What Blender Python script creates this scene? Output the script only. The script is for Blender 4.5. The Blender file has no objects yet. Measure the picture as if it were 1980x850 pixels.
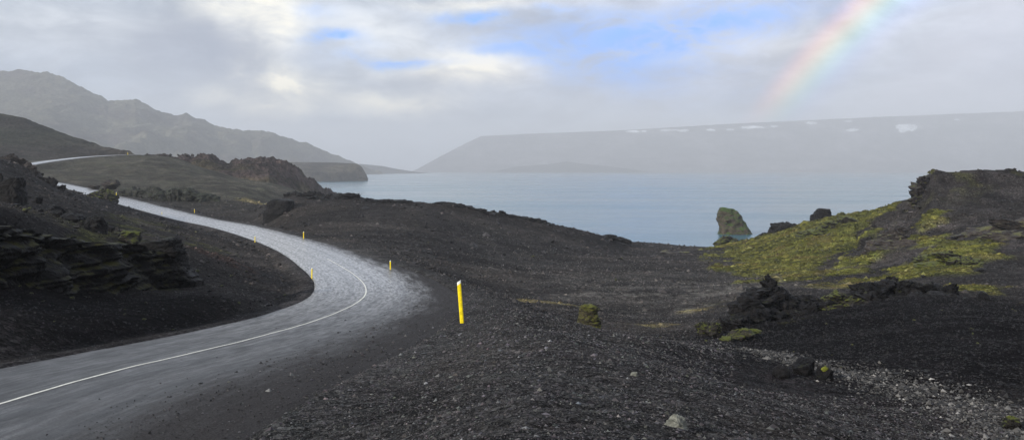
import bpy, math, random
import numpy as np
from mathutils import Vector
R = math.radians
F, CX, HY, ZW = 1715.0, 990.0, 328.0, -22.0
scene = bpy.context.scene
COL = scene.collection
rng = np.random.default_rng(7)

# ------------------------------------------------------------------ noise
def _h(ix, iy, iz, seed):
    h = (ix.astype(np.int64) * 374761393 + iy.astype(np.int64) * 668265263 + iz.astype(np.int64) * 2147483647 + seed * 974634777) & 0xFFFFFFFF
    h = ((h ^ (h >> 13)) * 1274126177) & 0xFFFFFFFF
    h = ((h ^ (h >> 15)) * 2246822519) & 0xFFFFFFFF
    return h ^ (h >> 16)
def perlin(x, y, z=None, seed=0):
    x = np.asarray(x, float); y = np.asarray(y, float)
    z = np.full_like(x, 0.37) if z is None else np.asarray(z, float)
    xi, yi, zi = np.floor(x), np.floor(y), np.floor(z)
    xf, yf, zf = x - xi, y - yi, z - zi
    u, v, w = [t * t * t * (t * (t * 6 - 15) + 10) for t in (xf, yf, zf)]
    out = 0
    for dx in (0, 1):
        for dy in (0, 1):
            for dz in (0, 1):
                h = _h(xi + dx, yi + dy, zi + dz, seed)
                gx = ((h & 255) / 127.5 - 1); gy = (((h >> 8) & 255) / 127.5 - 1); gz = (((h >> 16) & 255) / 127.5 - 1)
                g = gx * (xf - dx) + gy * (yf - dy) + gz * (zf - dz)
                out = out + g * (u if dx else 1 - u) * (v if dy else 1 - v) * (w if dz else 1 - w)
    return out * 1.2
def fbm(x, y, z=None, seed=0, oct=4, gain=.5):
    s, a = 0, 1.0
    for o in range(oct):
        f = 2.03 ** o
        s = s + a * perlin(x * f, y * f, None if z is None else z * f, seed + o * 17)
        a *= gain
    return s
def worley(x, y, z, seed=0):
    xi, yi, zi = np.floor(x), np.floor(y), np.floor(z)
    best = np.full(x.shape, 9.0)
    for dx in (-1, 0, 1):
        for dy in (-1, 0, 1):
            for dz in (-1, 0, 1):
                h = _h(xi + dx, yi + dy, zi + dz, seed)
                px = xi + dx + (h & 1023) / 1023.; py = yi + dy + ((h >> 10) & 1023) / 1023.; pz = zi + dz + ((h >> 20) & 1023) / 1023.
                best = np.minimum(best, (px - x) ** 2 + (py - y) ** 2 + (pz - z) ** 2)
    return np.sqrt(best)
def sst(a, b, x):
    t = np.clip((x - a) / (b - a), 0, 1); return t * t * (3 - 2 * t)

# ------------------------------------------------------------------ pixels of the photograph + a real distance -> world point
def at(px, py, D):
    return np.array([(px - CX) / F * D, D, -(py - HY) / F * D])
def zpx(py, D): return -(py - HY) / F * D

# ------------------------------------------------------------------ object helpers
def mesh_obj(name, verts, faces, mat, parent=None, smooth=False, cols=None, uvs=None):
    verts = np.asarray(verts, dtype=np.float32)
    me = bpy.data.meshes.new(name)
    if isinstance(faces, np.ndarray) and faces.ndim == 2:
        n, k = faces.shape
        me.vertices.add(len(verts)); me.vertices.foreach_set('co', verts.ravel())
        me.loops.add(n * k); me.loops.foreach_set('vertex_index', faces.astype(np.int32).ravel())
        me.polygons.add(n)
        me.polygons.foreach_set('loop_start', np.arange(0, n * k, k, dtype=np.int32))
        me.update(calc_edges=True)
    else:
        me.from_pydata([tuple(map(float, v)) for v in verts], [], faces)
    me.validate()
    me.polygons.foreach_set('use_smooth', np.full(len(me.polygons), smooth))
    if cols is not None:
        ca = me.color_attributes.new('tint', 'FLOAT_COLOR', 'POINT')
        c = np.ones((len(verts), 4), np.float32); c[:, :cols.shape[1]] = cols
        ca.data.foreach_set('color', c.ravel())
    if uvs is not None:
        ul = me.uv_layers.new(name='road')
        vi = np.zeros(len(me.loops), np.int32); me.loops.foreach_get('vertex_index', vi)
        ul.data.foreach_set('uv', np.asarray(uvs, np.float32)[vi].ravel())
    me.materials.append(mat)
    o = bpy.data.objects.new(name, me); COL.objects.link(o)
    if parent is not None: o.parent = parent
    return o
def tag(o, label=None, cat=None, group=None, kind=None):
    if label: o['label'] = label
    if cat: o['category'] = cat
    if group: o['group'] = group
    if kind: o['kind'] = kind
    return o
def grid_faces(nr, nc, wrap=False):
    r = np.arange(nr - 1)[:, None]; c = np.arange(nc if wrap else nc - 1)[None, :]
    a = r * nc + c; b = r * nc + (c + 1) % nc
    return np.stack([a, b, b + nc, a + nc], -1).reshape(-1, 4)

# ------------------------------------------------------------------ material helpers
class NT:
    def __init__(s, name):
        s.m = bpy.data.materials.new(name); s.m.use_nodes = True
        s.t = s.m.node_tree; s.p = s.t.nodes['Principled BSDF']
    def n(s, typ, **kw):
        nd = s.t.nodes.new(typ)
        for k, v in kw.items():
            if k.startswith('_'): setattr(nd, k[1:], v)
        return nd
    def l(s, a, b): s.t.links.new(a, b)
def _set(nt, sock, v):
    if isinstance(v, bpy.types.NodeSocket): nt.l(v, sock)
    elif isinstance(v, (tuple, list)) and len(v) == 3 and sock.type == 'RGBA': sock.default_value = (*v, 1)
    else: sock.default_value = v
def math_(nt, op, a, b=None, c=None, clamp=False):
    n = nt.t.nodes.new('ShaderNodeMath'); n.operation = op; n.use_clamp = clamp
    for i, v in enumerate((a, b, c)):
        if v is not None: _set(nt, n.inputs[i], v)
    return n.outputs[0]
def vmath(nt, op, a, b=None, scale=None):
    n = nt.t.nodes.new('ShaderNodeVectorMath'); n.operation = op
    _set(nt, n.inputs[0], a)
    if b is not None: _set(nt, n.inputs[1], b)
    if scale is not None: _set(nt, n.inputs['Scale'], scale)
    return n.outputs['Value' if op in ('DOT_PRODUCT', 'LENGTH') else 'Vector']
def mix(nt, f, a, b, mode='MIX'):
    n = nt.t.nodes.new('ShaderNodeMix'); n.data_type = 'RGBA'; n.blend_type = mode
    _set(nt, n.inputs[0], f); _set(nt, n.inputs[6], a); _set(nt, n.inputs[7], b)
    return n.outputs[2]
def noise_(nt, vec, scale, detail=4, rough=.5, dist=0):
    n = nt.t.nodes.new('ShaderNodeTexNoise'); nt.l(vec, n.inputs['Vector'])
    n.inputs['Scale'].default_value = scale; n.inputs['Detail'].default_value = detail
    n.inputs['Roughness'].default_value = rough; n.inputs['Distortion'].default_value = dist
    return n.outputs[0]
def voro(nt, vec, scale, feat='F1', out=0):
    n = nt.t.nodes.new('ShaderNodeTexVoronoi'); n.feature = feat; nt.l(vec, n.inputs['Vector'])
    n.inputs['Scale'].default_value = scale
    return n.outputs[out]
def rampf(nt, v, a, b, lo=0., hi=1.):
    n = nt.t.nodes.new('ShaderNodeMapRange'); n.interpolation_type = 'SMOOTHSTEP'
    _set(nt, n.inputs[0], v)
    for i, q in enumerate((a, b, lo, hi)): n.inputs[1 + i].default_value = q
    return n.outputs[0]
def bump(nt, h, strength, dist, nrm=None):
    n = nt.t.nodes.new('ShaderNodeBump'); nt.l(h, n.inputs['Height'])
    n.inputs['Strength'].default_value = strength; n.inputs['Distance'].default_value = dist
    if nrm is not None: nt.l(nrm, n.inputs['Normal'])
    return n.outputs[0]
def pos(nt):
    return nt.t.nodes.new('ShaderNodeNewGeometry').outputs['Position']

# ground: loose black-brown lava grit, tinted by what grows or lies on it and by painted slope shade
g = NT('lava_ground'); P = pos(g)
att = g.n('ShaderNodeAttribute', _attribute_name='tint')
n1 = noise_(g, P, .35, 5, .6); n2 = noise_(g, P, 3.2, 5, .65); n3 = noise_(g, P, 14, 4, .7); n0 = noise_(g, P, .07, 7, .68)
v1 = voro(g, P, 16, 'F1', 1)
sepv = g.n('ShaderNodeSeparateColor'); g.l(v1, sepv.inputs[0])
k = math_(g, 'MULTIPLY', rampf(g, n1, .3, .7, .62, 1.38), rampf(g, n2, .3, .7, .6, 1.4))
k = math_(g, 'MULTIPLY', k, rampf(g, n0, .34, .66, .62, 1.42))
k = math_(g, 'MULTIPLY', k, rampf(g, n3, .3, .7, .55, 1.45))
stone = math_(g, 'POWER', sepv.outputs[0], 4)
k = math_(g, 'MULTIPLY', k, rampf(g, sepv.outputs[1], 0, 1, .45, 1.3))
k = math_(g, 'ADD', k, math_(g, 'MULTIPLY', stone, 1.5))
v2 = g.n('ShaderNodeSeparateColor'); g.l(voro(g, P, 5, 'F1', 1), v2.inputs[0])
k = math_(g, 'MULTIPLY', k, rampf(g, v2.outputs[0], 0, 1, .7, 1.35))
k = math_(g, 'ADD', k, math_(g, 'MULTIPLY', math_(g, 'POWER', v2.outputs[1], 14), 2.2))
kk = g.n('ShaderNodeCombineColor'); [g.l(k, kk.inputs[i]) for i in range(3)]
c = mix(g, 1, att.outputs['Color'], kk.outputs[0], 'MULTIPLY')
hue = mix(g, noise_(g, P, .9, 4, .6), (1.06, .97, 1.0), (.88, 1.05, 1.02))
c = mix(g, 1, c, hue, 'MULTIPLY')
g.l(c, g.p.inputs['Base Color'])
g.p.inputs['Roughness'].default_value = .9; g.p.inputs['Specular IOR Level'].default_value = .02
b = bump(g, noise_(g, P, .22, 7, .66), .6, 2.2)
b = bump(g, noise_(g, P, 1.1, 6, .65), .6, .5, b)
b = bump(g, noise_(g, P, 7, 5, .7), .6, .09, b)
b = bump(g, voro(g, P, 22), .6, .035, b)
g.l(b, g.p.inputs['Normal'])
M_GROUND = g.m

def rock_mat(name, dark, light, moss=.0, mosscol=(.10, .115, .012), th=.45, scale=1.0, bs=.6):
    g = NT(name); P = pos(g)
    tc = g.n('ShaderNodeTexCoord'); 
    mp = g.n('ShaderNodeMapping'); g.l(P, mp.inputs['Vector']); mp.inputs['Scale'].default_value = (scale, scale, scale * 1.8)
    V = mp.outputs[0]
    n1 = noise_(g, V, .9, 6, .65); n2 = noise_(g, V, 5, 5, .7)
    c = mix(g, rampf(g, n1, .35, .68), dark, light)
    kk = rampf(g, n2, .3, .7, .55, 1.5)
    cc = g.n('ShaderNodeCombineColor'); [g.l(kk, cc.inputs[i]) for i in range(3)]
    c = mix(g, 1, c, cc.outputs[0], 'MULTIPLY')
    if moss > 0:
        geo = g.n('ShaderNodeNewGeometry'); sp = g.n('ShaderNodeSeparateXYZ'); g.l(geo.outputs['Normal'], sp.inputs[0])
        m = math_(g, 'ADD', sp.outputs[2], math_(g, 'MULTIPLY', math_(g, 'SUBTRACT', noise_(g, P, 1.6 * scale, 5, .7), .5), 2.2))
        m = rampf(g, m, th, th + .35, 0, moss)
        mc = mix(g, noise_(g, P, 4 * scale, 4, .6), tuple(v * .55 for v in mosscol), tuple(v * 1.35 for v in mosscol))
        c = mix(g, m, c, mc)
    g.l(c, g.p.inputs['Base Color']); g.p.inputs['Roughness'].default_value = .5
    g.p.inputs['Specular IOR Level'].default_value = .14
    b = bump(g, noise_(g, V, 2.2, 7, .7), bs, .35 / scale)
    b = bump(g, noise_(g, V, 13, 4, .7), bs, .05 / scale, b)
    g.l(b, g.p.inputs['Normal'])
    return g.m
M_LAVA = rock_mat('black_lava_rock', (.002, .0018, .002), (.013, .0115, .0115), .5, (.045, .048, .008), .95)
M_LAVAM = rock_mat('mossy_lava_rock', (.009, .008, .007), (.035, .031, .026), .9, (.08, .09, .010), .55)
M_BROWN = rock_mat('brown_lava_rock', (.02, .016, .015), (.06, .05, .043), .8, (.12, .12, .03), .85, .35)
M_STACK = rock_mat('sea_stack_rock', (.03, .024, .019), (.085, .066, .048), 1., (.040, .075, .012), .3, .5)
M_LICH = rock_mat('lichen_boulder_rock', (.022, .019, .013), (.07, .06, .036), .9, (.10, .105, .014), .35)
M_PALE = rock_mat('pale_stone', (.12, .12, .10), (.26, .26, .22), .3, (.1, .12, .03), .8, 3)

# stones of the loose gravel
g = NT('gravel_stone'); 
oi = g.n('ShaderNodeAttribute', _attribute_name='tint')
g.l(oi.outputs['Color'], g.p.inputs['Base Color']); g.p.inputs['Roughness'].default_value = .6; g.p.inputs['Specular IOR Level'].default_value = .2
M_STONE = g.m

# mountains
def hill_mat(name):
    g = NT(name); P = pos(g)
    att = g.n('ShaderNodeAttribute', _attribute_name='tint')
    n1 = noise_(g, P, .012, 8, .68); n2 = noise_(g, P, .09, 6, .7)
    n3 = noise_(g, P, .5, 6, .7)
    k = math_(g, 'MULTIPLY', rampf(g, n1, .3, .7, .6, 1.4), rampf(g, n2, .3, .7, .45, 1.6))
    k = math_(g, 'MULTIPLY', k, rampf(g, n3, .3, .7, .5, 1.5))
    cc = g.n('ShaderNodeCombineColor'); [g.l(k, cc.inputs[i]) for i in range(3)]
    c = mix(g, 1, att.outputs['Color'], cc.outputs[0], 'MULTIPLY')
    g.l(c, g.p.inputs['Base Color']); g.p.inputs['Roughness'].default_value = .95
    g.p.inputs['Specular IOR Level'].default_value = .1
    b = bump(g, noise_(g, P, .05, 7, .7), .8, 12); b = bump(g, noise_(g, P, .4, 5, .7), .7, 1.4, b); g.l(b, g.p.inputs['Normal'])
    return g.m
M_HILL = hill_mat('mountain_scree')

# asphalt
def road_mat():
    g = NT('wet_asphalt'); P = pos(g)
    uv = g.n('ShaderNodeUVMap'); uv.uv_map = 'road'
    sp = g.n('ShaderNodeSeparateXYZ'); g.l(uv.outputs[0], sp.inputs[0])
    lat, lon = sp.outputs[0], sp.outputs[1]
    cv = g.n('ShaderNodeCombineXYZ'); g.l(math_(g, 'MULTIPLY', lat, 1.0), cv.inputs[0]); g.l(math_(g, 'MULTIPLY', lon, .14), cv.inputs[1])
    st = noise_(g, cv.outputs[0], 1.3, 7, .62)
    cv2 = g.n('ShaderNodeCombineXYZ'); g.l(math_(g, 'MULTIPLY', lat, 4.), cv2.inputs[0]); g.l(math_(g, 'MULTIPLY', lon, .5), cv2.inputs[1])
    st2 = noise_(g, cv2.outputs[0], 1.4, 5, .6)
    big = noise_(g, P, .35, 4, .6); fine = noise_(g, P, 26, 4, .75); med = noise_(g, P, 3.5, 5, .7)
    base = mix(g, rampf(g, st, .3, .7), (.032, .031, .029), (.056, .053, .050))
    base = mix(g, rampf(g, st2, .45, .75, 0, .45), base, (.115, .11, .105))
    base = mix(g, rampf(g, st2, .45, .22, 0, .6), base, (.030, .030, .031))
    base = mix(g, math_(g, 'MULTIPLY', rampf(g, lon, LON0 - 10, LON0 + 60, 0, .9), rampf(g, st2, .34, .62)), base, (.40, .39, .375))  # wet glare past the bend, painted as pale streaks into the base colour
    kk = math_(g, 'MULTIPLY', rampf(g, fine, .3, .7, .2, 1.9), rampf(g, med, .3, .7, .75, 1.28))
    cc = g.n('ShaderNodeCombineColor'); [g.l(kk, cc.inputs[i]) for i in range(3)]
    base = mix(g, 1, base, cc.outputs[0], 'MULTIPLY')
    wt = math_(g, 'ABSOLUTE', math_(g, 'SUBTRACT', math_(g, 'ABSOLUTE', math_(g, 'SUBTRACT', math_(g, 'ABSOLUTE', math_(g, 'ADD', lat, math_(g, 'MULTIPLY', math_(g, 'SUBTRACT', med, .5), .25))), 1.75)), .78))
    base = mix(g, rampf(g, wt, .32, .05, 0, .35), base, (.026, .026, .026))
    # loose gravel spreading in from the outer edge
    e = math_(g, 'ADD', lat, math_(g, 'MULTIPLY', math_(g, 'SUBTRACT', med, .5), 2.2))
    e = math_(g, 'ADD', e, math_(g, 'MULTIPLY', math_(g, 'SUBTRACT', st, .5), 5.0))
    gr = rampf(g, e, 1.6, 5.0)
    e2 = math_(g, 'ADD', lat, math_(g, 'MULTIPLY', math_(g, 'SUBTRACT', med, .5), 1.0))
    gl = rampf(g, e2, -3.3, -3.9)
    gr = math_(g, 'MAXIMUM', gr, gl)
    gcol = mix(g, rampf(g, fine, .3, .7), (.012, .011, .011), (.060, .055, .053))
    base = mix(g, gr, base, gcol)
    g.l(base, g.p.inputs['Base Color'])
    rg = math_(g, 'ADD', rampf(g, st, .3, .7, .52, .36), rampf(g, st2, .3, .7, .10, -.05))
    rg = math_(g, 'ADD', rg, math_(g, 'MULTIPLY', gr, .35))
    wet = math_(g, 'MULTIPLY', rampf(g, lon, LON0, LON0 + 45), math_(g, 'SUBTRACT', 1, gr))
    wet = math_(g, 'MULTIPLY', wet, rampf(g, st2, .30, .55, .45, 1))
    g.l(math_(g, 'MULTIPLY', wet, .9), g.p.inputs['Coat Weight']); g.p.inputs['Coat Roughness'].default_value = .27; g.p.inputs['Coat IOR'].default_value = 2.0
    g.l(rg, g.p.inputs['Roughness']); g.l(math_(g, 'SUBTRACT', .5, math_(g, 'MULTIPLY', gr, .44)), g.p.inputs['Specular IOR Level'])
    b = bump(g, fine, .5, .016); b = bump(g, med, .25, .03, b)
    g.l(b, g.p.inputs['Normal'])
    return g.m
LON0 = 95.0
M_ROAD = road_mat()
def simple(name, col, rough=.6, spec=.5, var=0, sc=30):
    g = NT(name)
    if var:
        n = noise_(g, pos(g), sc, 5, .7); k = rampf(g, n, .3, .7, 1 - var, 1 + var * .4)
        cc = g.n('ShaderNodeCombineColor'); [g.l(k, cc.inputs[i]) for i in range(3)]
        g.l(mix(g, 1, (*col,), cc.outputs[0], 'MULTIPLY'), g.p.inputs['Base Color'])
    else: g.p.inputs['Base Color'].default_value = (*col, 1)
    g.p.inputs['Roughness'].default_value = rough; g.p.inputs['Specular IOR Level'].default_value = spec
    return g.m
M_PAINT = simple('worn_white_paint', (.74, .72, .62), .5, .4, .3, 9)
M_YELLOW = simple('yellow_plastic', (.92, .70, .002), .5, .4, .30, 7)
M_REFL = simple('white_reflector', (.85, .86, .80), .25, .6)
M_ORANGE = simple('dull_orange', (.6, .25, .02), .5)

# water
g = NT('lake_water'); P = pos(g)
mp = g.n('ShaderNodeMapping'); g.l(P, mp.inputs['Vector']); mp.inputs['Rotation'].default_value = (0, 0, .35); mp.inputs['Scale'].default_value = (1, 2.2, 1)
w1 = noise_(g, mp.outputs[0], .35, 5, .6); w2 = noise_(g, mp.outputs[0], .03, 4, .6); w3 = noise_(g, mp.outputs[0], .006, 4, .55)
g.l(mix(g, w3, (.035, .11, .15), (.055, .15, .195)), g.p.inputs['Base Color'])
g.l(rampf(g, w3,   .3, .7, .10, .22), g.p.inputs['Roughness']); g.p.inputs['IOR'].default_value = 1.33
b = bump(g, w1, .22, .5); b = bump(g, w2, .16, 3, b); g.l(b, g.p.inputs['Normal'])
M_WATER = g.m

# ------------------------------------------------------------------ the road's line
cl = [(0,768,18.6),(300,700,25.2),(560,636,36),(650,605,45),(698,582,53),(710,563,61),(698,540,70),(655,512,85),(597,483,109),(530,459,132),
      (450,437,155),(376,423,180),(300,404,205),(240,388,228),(160,367,262),(110,356,290),(62,346,318),(30,333,342)]
pts = [at(*c) for c in cl]
back = [np.array([-9.5, -60, -2.2]), np.array([-10.8, -25, -3.1]), np.array([-11.6, 0, -4.2]), np.array([-11.4, 9, -4.6])]
far = [at(25,322,362), at(52,318,376), at(85,312.5,388), at(120,308,400), at(160,303.5,412), at(205,300.5,424), at(250,299,436), at(300,300,450)+np.array([0,0,-.4]), at(360,305,480)+np.array([0,0,-2])]
ctl = np.array(back + pts + far)
def catmull(P, n=14):
    out = []
    Q = np.vstack([2 * P[0] - P[1], P, 2 * P[-1] - P[-2]])
    for i in range(1, len(Q) - 2):
        p0, p1, p2, p3 = Q[i - 1], Q[i], Q[i + 1], Q[i + 2]
        # centripetal-ish handles
        for j in range(n):
            t = j / n
            out.append(.5 * ((2 * p1) + (-p0 + p2) * t + (2 * p0 - 5 * p1 + 4 * p2 - p3) * t * t + (-p0 + 3 * p1 - 3 * p2 + p3) * t ** 3))
    out.append(P[-1]); return np.array(out)
RC = catmull(ctl)
seg = np.r_[0, np.cumsum(np.linalg.norm(np.diff(RC[:, :2], axis=0), axis=1))]
def resample(n_step):
    s = np.arange(0, seg[-1], n_step)
    return s, np.stack([np.interp(s, seg, RC[:, i]) for i in range(3)], 1)
rs, RP = resample(1.5)
kern = np.hanning(15); kern /= kern.sum()
for i in range(3):   # smooth the line a little
    pad = np.r_[np.full(7, RP[0, i]), RP[:, i], np.full(7, RP[-1, i])] if False else np.pad(RP[:, i], 7, mode='reflect', reflect_type='odd')
    RP[:, i] = np.convolve(pad, kern, 'valid')
RT = np.gradient(RP[:, :2], axis=0); RT /= np.linalg.norm(RT, axis=1)[:, None]
RN = np.stack([RT[:, 1], -RT[:, 0]], 1)      # to the right
rs = np.r_[0, np.cumsum(np.linalg.norm(np.diff(RP[:, :2], axis=0), axis=1))]
WR = np.interp(RP[:, 1], [0, 60, 100, 140, 460], [6.4, 6.2, 5.2, 4.2, 3.9])       # right edge incl. gravelly shoulder
WR = np.where(rs > rs[np.argmin(abs(RP[:, 1] - 300))], 3.6, WR)
WL = np.full(len(RP), 3.75)
def road_info(x, y):
    n = len(x); lat = np.full(n, 99.); zr = np.zeros(n); wl = np.full(n, 3.75); wr = np.full(n, 4.)
    near = np.where((x < 12) & (y > -75) & (y < 500) & (x > -240))[0]
    for i0 in range(0, len(near), 20000):
        ix = near[i0:i0 + 20000]
        d2 = (x[ix, None] - RP[None, :, 0]) ** 2 + (y[ix, None] - RP[None, :, 1]) ** 2
        j = d2.argmin(1)
        dx = x[ix] - RP[j, 0]; dy = y[ix] - RP[j, 1]
        t = dx * RT[j, 0] + dy * RT[j, 1]
        L = dx * RN[j, 0] + dy * RN[j, 1]
        sgn = np.sign(L); dist = np.sqrt(d2[np.arange(len(ix)), j])
        inside = abs(t) < 1.2
        lat[ix] = np.where(inside, L, sgn * dist)
        j2 = np.clip(j + np.sign(t).astype(int), 0, len(RP) - 1)
        f = np.clip(abs(t) / 1.5, 0, 1)
        zr[ix] = RP[j, 2] * (1 - f) + RP[j2, 2] * f
        wl[ix] = WL[j]; wr[ix] = WR[j]
    return lat, zr, wl, wr

# ------------------------------------------------------------------ the land: measured points, joined by a smooth surface
C3 = [(900,850,9.5),(1400,850,12),(1700,850,17),(1980,852,23.5),(500,850,12.2),(250,850,13.8),(889,606,30),(900,720,18),(700,720,20.5),(1100,720,20),(1200,700,24),
(1400,722,30),(1300,692,30),(930,572,44),(1000,593,40),(1100,642,34.5),(1150,657,33),(1180,667,32),(1300,673,34),(1000,585,75),(1060,590,70),(1140,637,52),(1250,642,56),(1350,657,50),
(1450,682,42.5),(1550,712,37.5),(1750,754,31),(1980,838,24.8),(1980,740,32),(1980,650,42),(1800,680,40),(1650,672,44),(1500,652,50),(1700,610,54),(1850,592,56),(1980,600,54),
(1550,602,62),(1750,575,62),(1600,587,66),(1700,562,85),(1500,562,85),(1600,540,105),(1850,542,85),(1980,560,72),(1980,500,100),(1850,490,110),(1700,500,125),
(1550,510,145),(1450,500,170),(1700,455,155),(1850,425,145),(1980,415,140),(1980,404,170),(1900,404,172),(1812,402,175),(1776,390,181),(1740,394,184),(1700,410,190),(1650,418,200),
(1585,442,218),(1500,466,230),(1410,481,248),(1300,600,75),(1200,560,100),(1400,560,95),(1300,530,130),(1100,540,115),(1000,522,125),(900,540,100),(850,528,97),
(1300,495,190),(1200,500,170),(1300,477,252),(1200,480,226),(1360,479,252),(850,490,130),(1000,480,165),(1100,472,190),(1235,471,248),(1170,456,236),(1100,441,229),
(1000,426,224),(900,409,219),(785,398,213),(700,393,207),(600,389,200),(545,391,196),(530,430,182),(500,424,195),(490,408,220),(650,432,165),(750,440,162),(900,452,172),(650,467,124),(750,480,122),
(450,382,265),(300,388,248),(400,396,242),(235,374,262),(300,347,330),(400,348,340),(200,336,350),(130,326,372),(60,330,350),(180,312,395),(250,304,428),(340,306,440),(420,335,420),
(500,350,400),(500,362,340),(600,380,380),(0,700,21.3),(0,605,29),(0,556,38.5),(200,603,36),(200,548,49),(100,550,44),(300,549,54.5),(400,572,46),(390,545,56),(500,562,58),(0,425,47),(150,452,57),
(300,467,66),(0,388,66),(100,412,76),(200,438,88),(350,472,82),(420,492,90),(500,514,94),(300,430,122),(400,452,135),(150,388,165),(250,402,182),(100,363,200),(60,340,180),(25,312,168),
(-60,312,170),(0,345,260),(0,330,320),(-100,320,380),(-300,400,60),(-300,620,24),(-300,330,200),(-300,300,400)]
cp = [at(*c) for c in C3]
Z3 = [(1980,-25,225),(1800,-25,238),(1650,-24,248),(1500,-25,262),(1300,-24,285),(1150,-25,275),(1000,-25,285),(850,-25,290),(720,-25,300),(620,-20,300),(600,-25,600),
      (450,-6,600),(250,2,600),(0,8,600),(-300,16,600),(700,-25,400),(900,-25,600),(1300,-25,600),(1700,-25,600),(1980,-25,400),(2500,-25,600),(1300,-25,380)]
for px, z, D in Z3: cp.append(np.array([(px - CX) / F * D, D, z]))
for az, D, z in [(-60,20,-3.6),(-60,60,-1),(-60,200,8),(-60,600,30),(-100,20,-2.8),(-100,60,0),(-100,200,10),(-100,600,35),(-140,20,-2.2),(-140,60,-1),(-140,200,4),(-140,600,15),
                 (180,20,-1.6),(180,80,-2),(180,300,0),(180,600,5),(140,20,-3),(140,80,-6),(140,300,-8),(140,600,-5),(100,25,-6),(100,60,-7),(100,200,-5),(100,600,0),
                 (60,25,-7),(60,60,-7),(60,170,-1),(60,300,-12),(60,600,-25),(42,50,-7.6),(42,100,-8),(42,165,-2),(42,250,-25),(0,.01,-1.65),(30,5,-2.5),(-40,5,-2.6),(-40,10,-4.2)]:
    cp.append(np.array([D * math.sin(R(az)), D * math.cos(R(az)), z]))
cp = np.array(cp)
def warp(x, y):
    D = np.hypot(x, y) + 1e-6; q = np.log(1 + D / 8) / D
    return x * q, y * q
qx, qy = warp(cp[:, 0], cp[:, 1])
def tpsk(r2): return .5 * r2 * np.log(r2 + 1e-12)
n = len(cp)
A = np.zeros((n + 3, n + 3)); A[:n, :n] = tpsk((qx[:, None] - qx) ** 2 + (qy[:, None] - qy) ** 2) + np.eye(n) * 2e-4
Pm = np.stack([np.ones(n), qx, qy], 1); A[:n, n:] = Pm; A[n:, :n] = Pm.T
W = np.linalg.solve(A, np.r_[cp[:, 2], 0, 0, 0])
def tps(x, y):
    ax, ay = warp(x, y); out = np.empty(len(x))
    for i in range(0, len(x), 30000):
        a, b_ = ax[i:i + 30000], ay[i:i + 30000]
        out[i:i + 30000] = tpsk((a[:, None] - qx) ** 2 + (b_[:, None] - qy) ** 2) @ W[:n] + W[n] + W[n + 1] * a + W[n + 2] * b_
    return out
def rough(x, y, spacing=None):
    D = np.hypot(x, y); s = 0
    for lam, amp, sd in [(45, .9, 1), (21, .55, 2), (9.5, .32, 3), (4.3, .17, 4), (1.9, .085, 5), (.85, .045, 6), (.37, .024, 7), (.16, .012, 8)]:
        w = np.clip(D / (lam * 2.2), 0, 1)               # broad swells only where they are far from the measured foreground
        if spacing is not None: w = w * np.clip(lam / (3 * spacing) - .4, 0, 1)
        nz = perlin(x / lam, y / lam, seed=sd)
        s = s + amp * w * (nz if lam > 5 else (nz + .5 * (1 - 2 * abs(nz)) - .3))
    return s
def moss_mound(x, y):
    a = fbm(x / 7, y / 7, seed=31, oct=4)
    return a
def height(x, y, spacing=None, info=None):
    x = np.asarray(x, float); y = np.asarray(y, float)
    z = tps(x, y)
    lat, zr, wl, wr = road_info(x, y) if info is None else info
    e = np.where(lat > 0, lat - wr, -lat - wl)
    D = np.hypot(x, y)
    wroad = 1 - sst(.4, np.where(lat > 0, 5.0, 4.0) + np.clip(D / 60, 0, 3), e)
    z = z + rough(x, y, spacing) * (1 - .93 * (1 - sst(-.5, 3.0, e)))
    z = z * (1 - wroad) + (zr - .02) * wroad
    # a shallow ditch along the inner side
    z = z - .28 * np.exp(-((-lat - wl - 1.6) / .8) ** 2) * (lat < 0)
    z = z - .16 * (1 - sst(-.5, .1, e))
    if True:
        pxx = CX + F * x / np.maximum(y, 1); wob = 14 * perlin(x / 9, y / 9, seed=81)
        hump = 6.4 * sst(1764, 1806, pxx + wob) * np.exp(-(np.clip(abs(y - 176) - 7, 0, 99) / 17) ** 2) * (y > 100) * (1 - sst(2300, 2700, pxx))
        cr = np.exp(-((pxx - 1800) / 190) ** 2) * np.exp(-((y - 165) / 40) ** 2) + .8 * np.exp(-((pxx - 1690) / 60) ** 2 - ((y - 150) / 22) ** 2)
        rid = np.exp(-((pxx - 880) / 330) ** 4) * np.exp(-((y - 212) / 16) ** 2) * (y > 100)
        led = perlin(x / 11, y / 6, seed=83) + .5 * perlin(x / 4, y / 2.6, seed=84)
        lf = np.exp(-((pxx - 330) / 330) ** 4) * sst(255, 320, y) * (y < 520) * sst(3, 34, e)
        z = z + lf * (1.5 * perlin(x / 26, y / 30, seed=90) + .9 * (1 - 2 * abs(perlin(x / 13, y / 15, seed=91))) + .35 * perlin(x / 5, y / 6, seed=92) - .9)
        z = z + hump + (y > 90) * cr * (1.5 * np.round(led * 2.5) / 2.5 + .8 * led) + rid * (.9 * led + .5)
    return np.maximum(z, -25)
az = np.r_[np.arange(-180, -70, 2.5), np.arange(-70, -33, .5), np.arange(-33, 33, .1), np.arange(33, 70, .5), np.arange(70, 180, 2.5)]
rad = np.exp(np.arange(math.log(1.2), math.log(8), .02)); rad = np.r_[rad, np.exp(np.arange(math.log(rad[-1]) + .0075, math.log(640), .0075))]
AZ, RD = np.meshgrid(np.radians(az), rad)
gx, gy = (RD * np.sin(AZ)).ravel(), (RD * np.cos(AZ)).ravel()
sp_ = np.maximum(RD.ravel() * .0075, .012)
info = road_info(gx, gy)
gz = height(gx, gy, sp_, info)
PXg = CX + F * gx / np.maximum(gy, .1); Dg = gy
front = gy > 1
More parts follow.
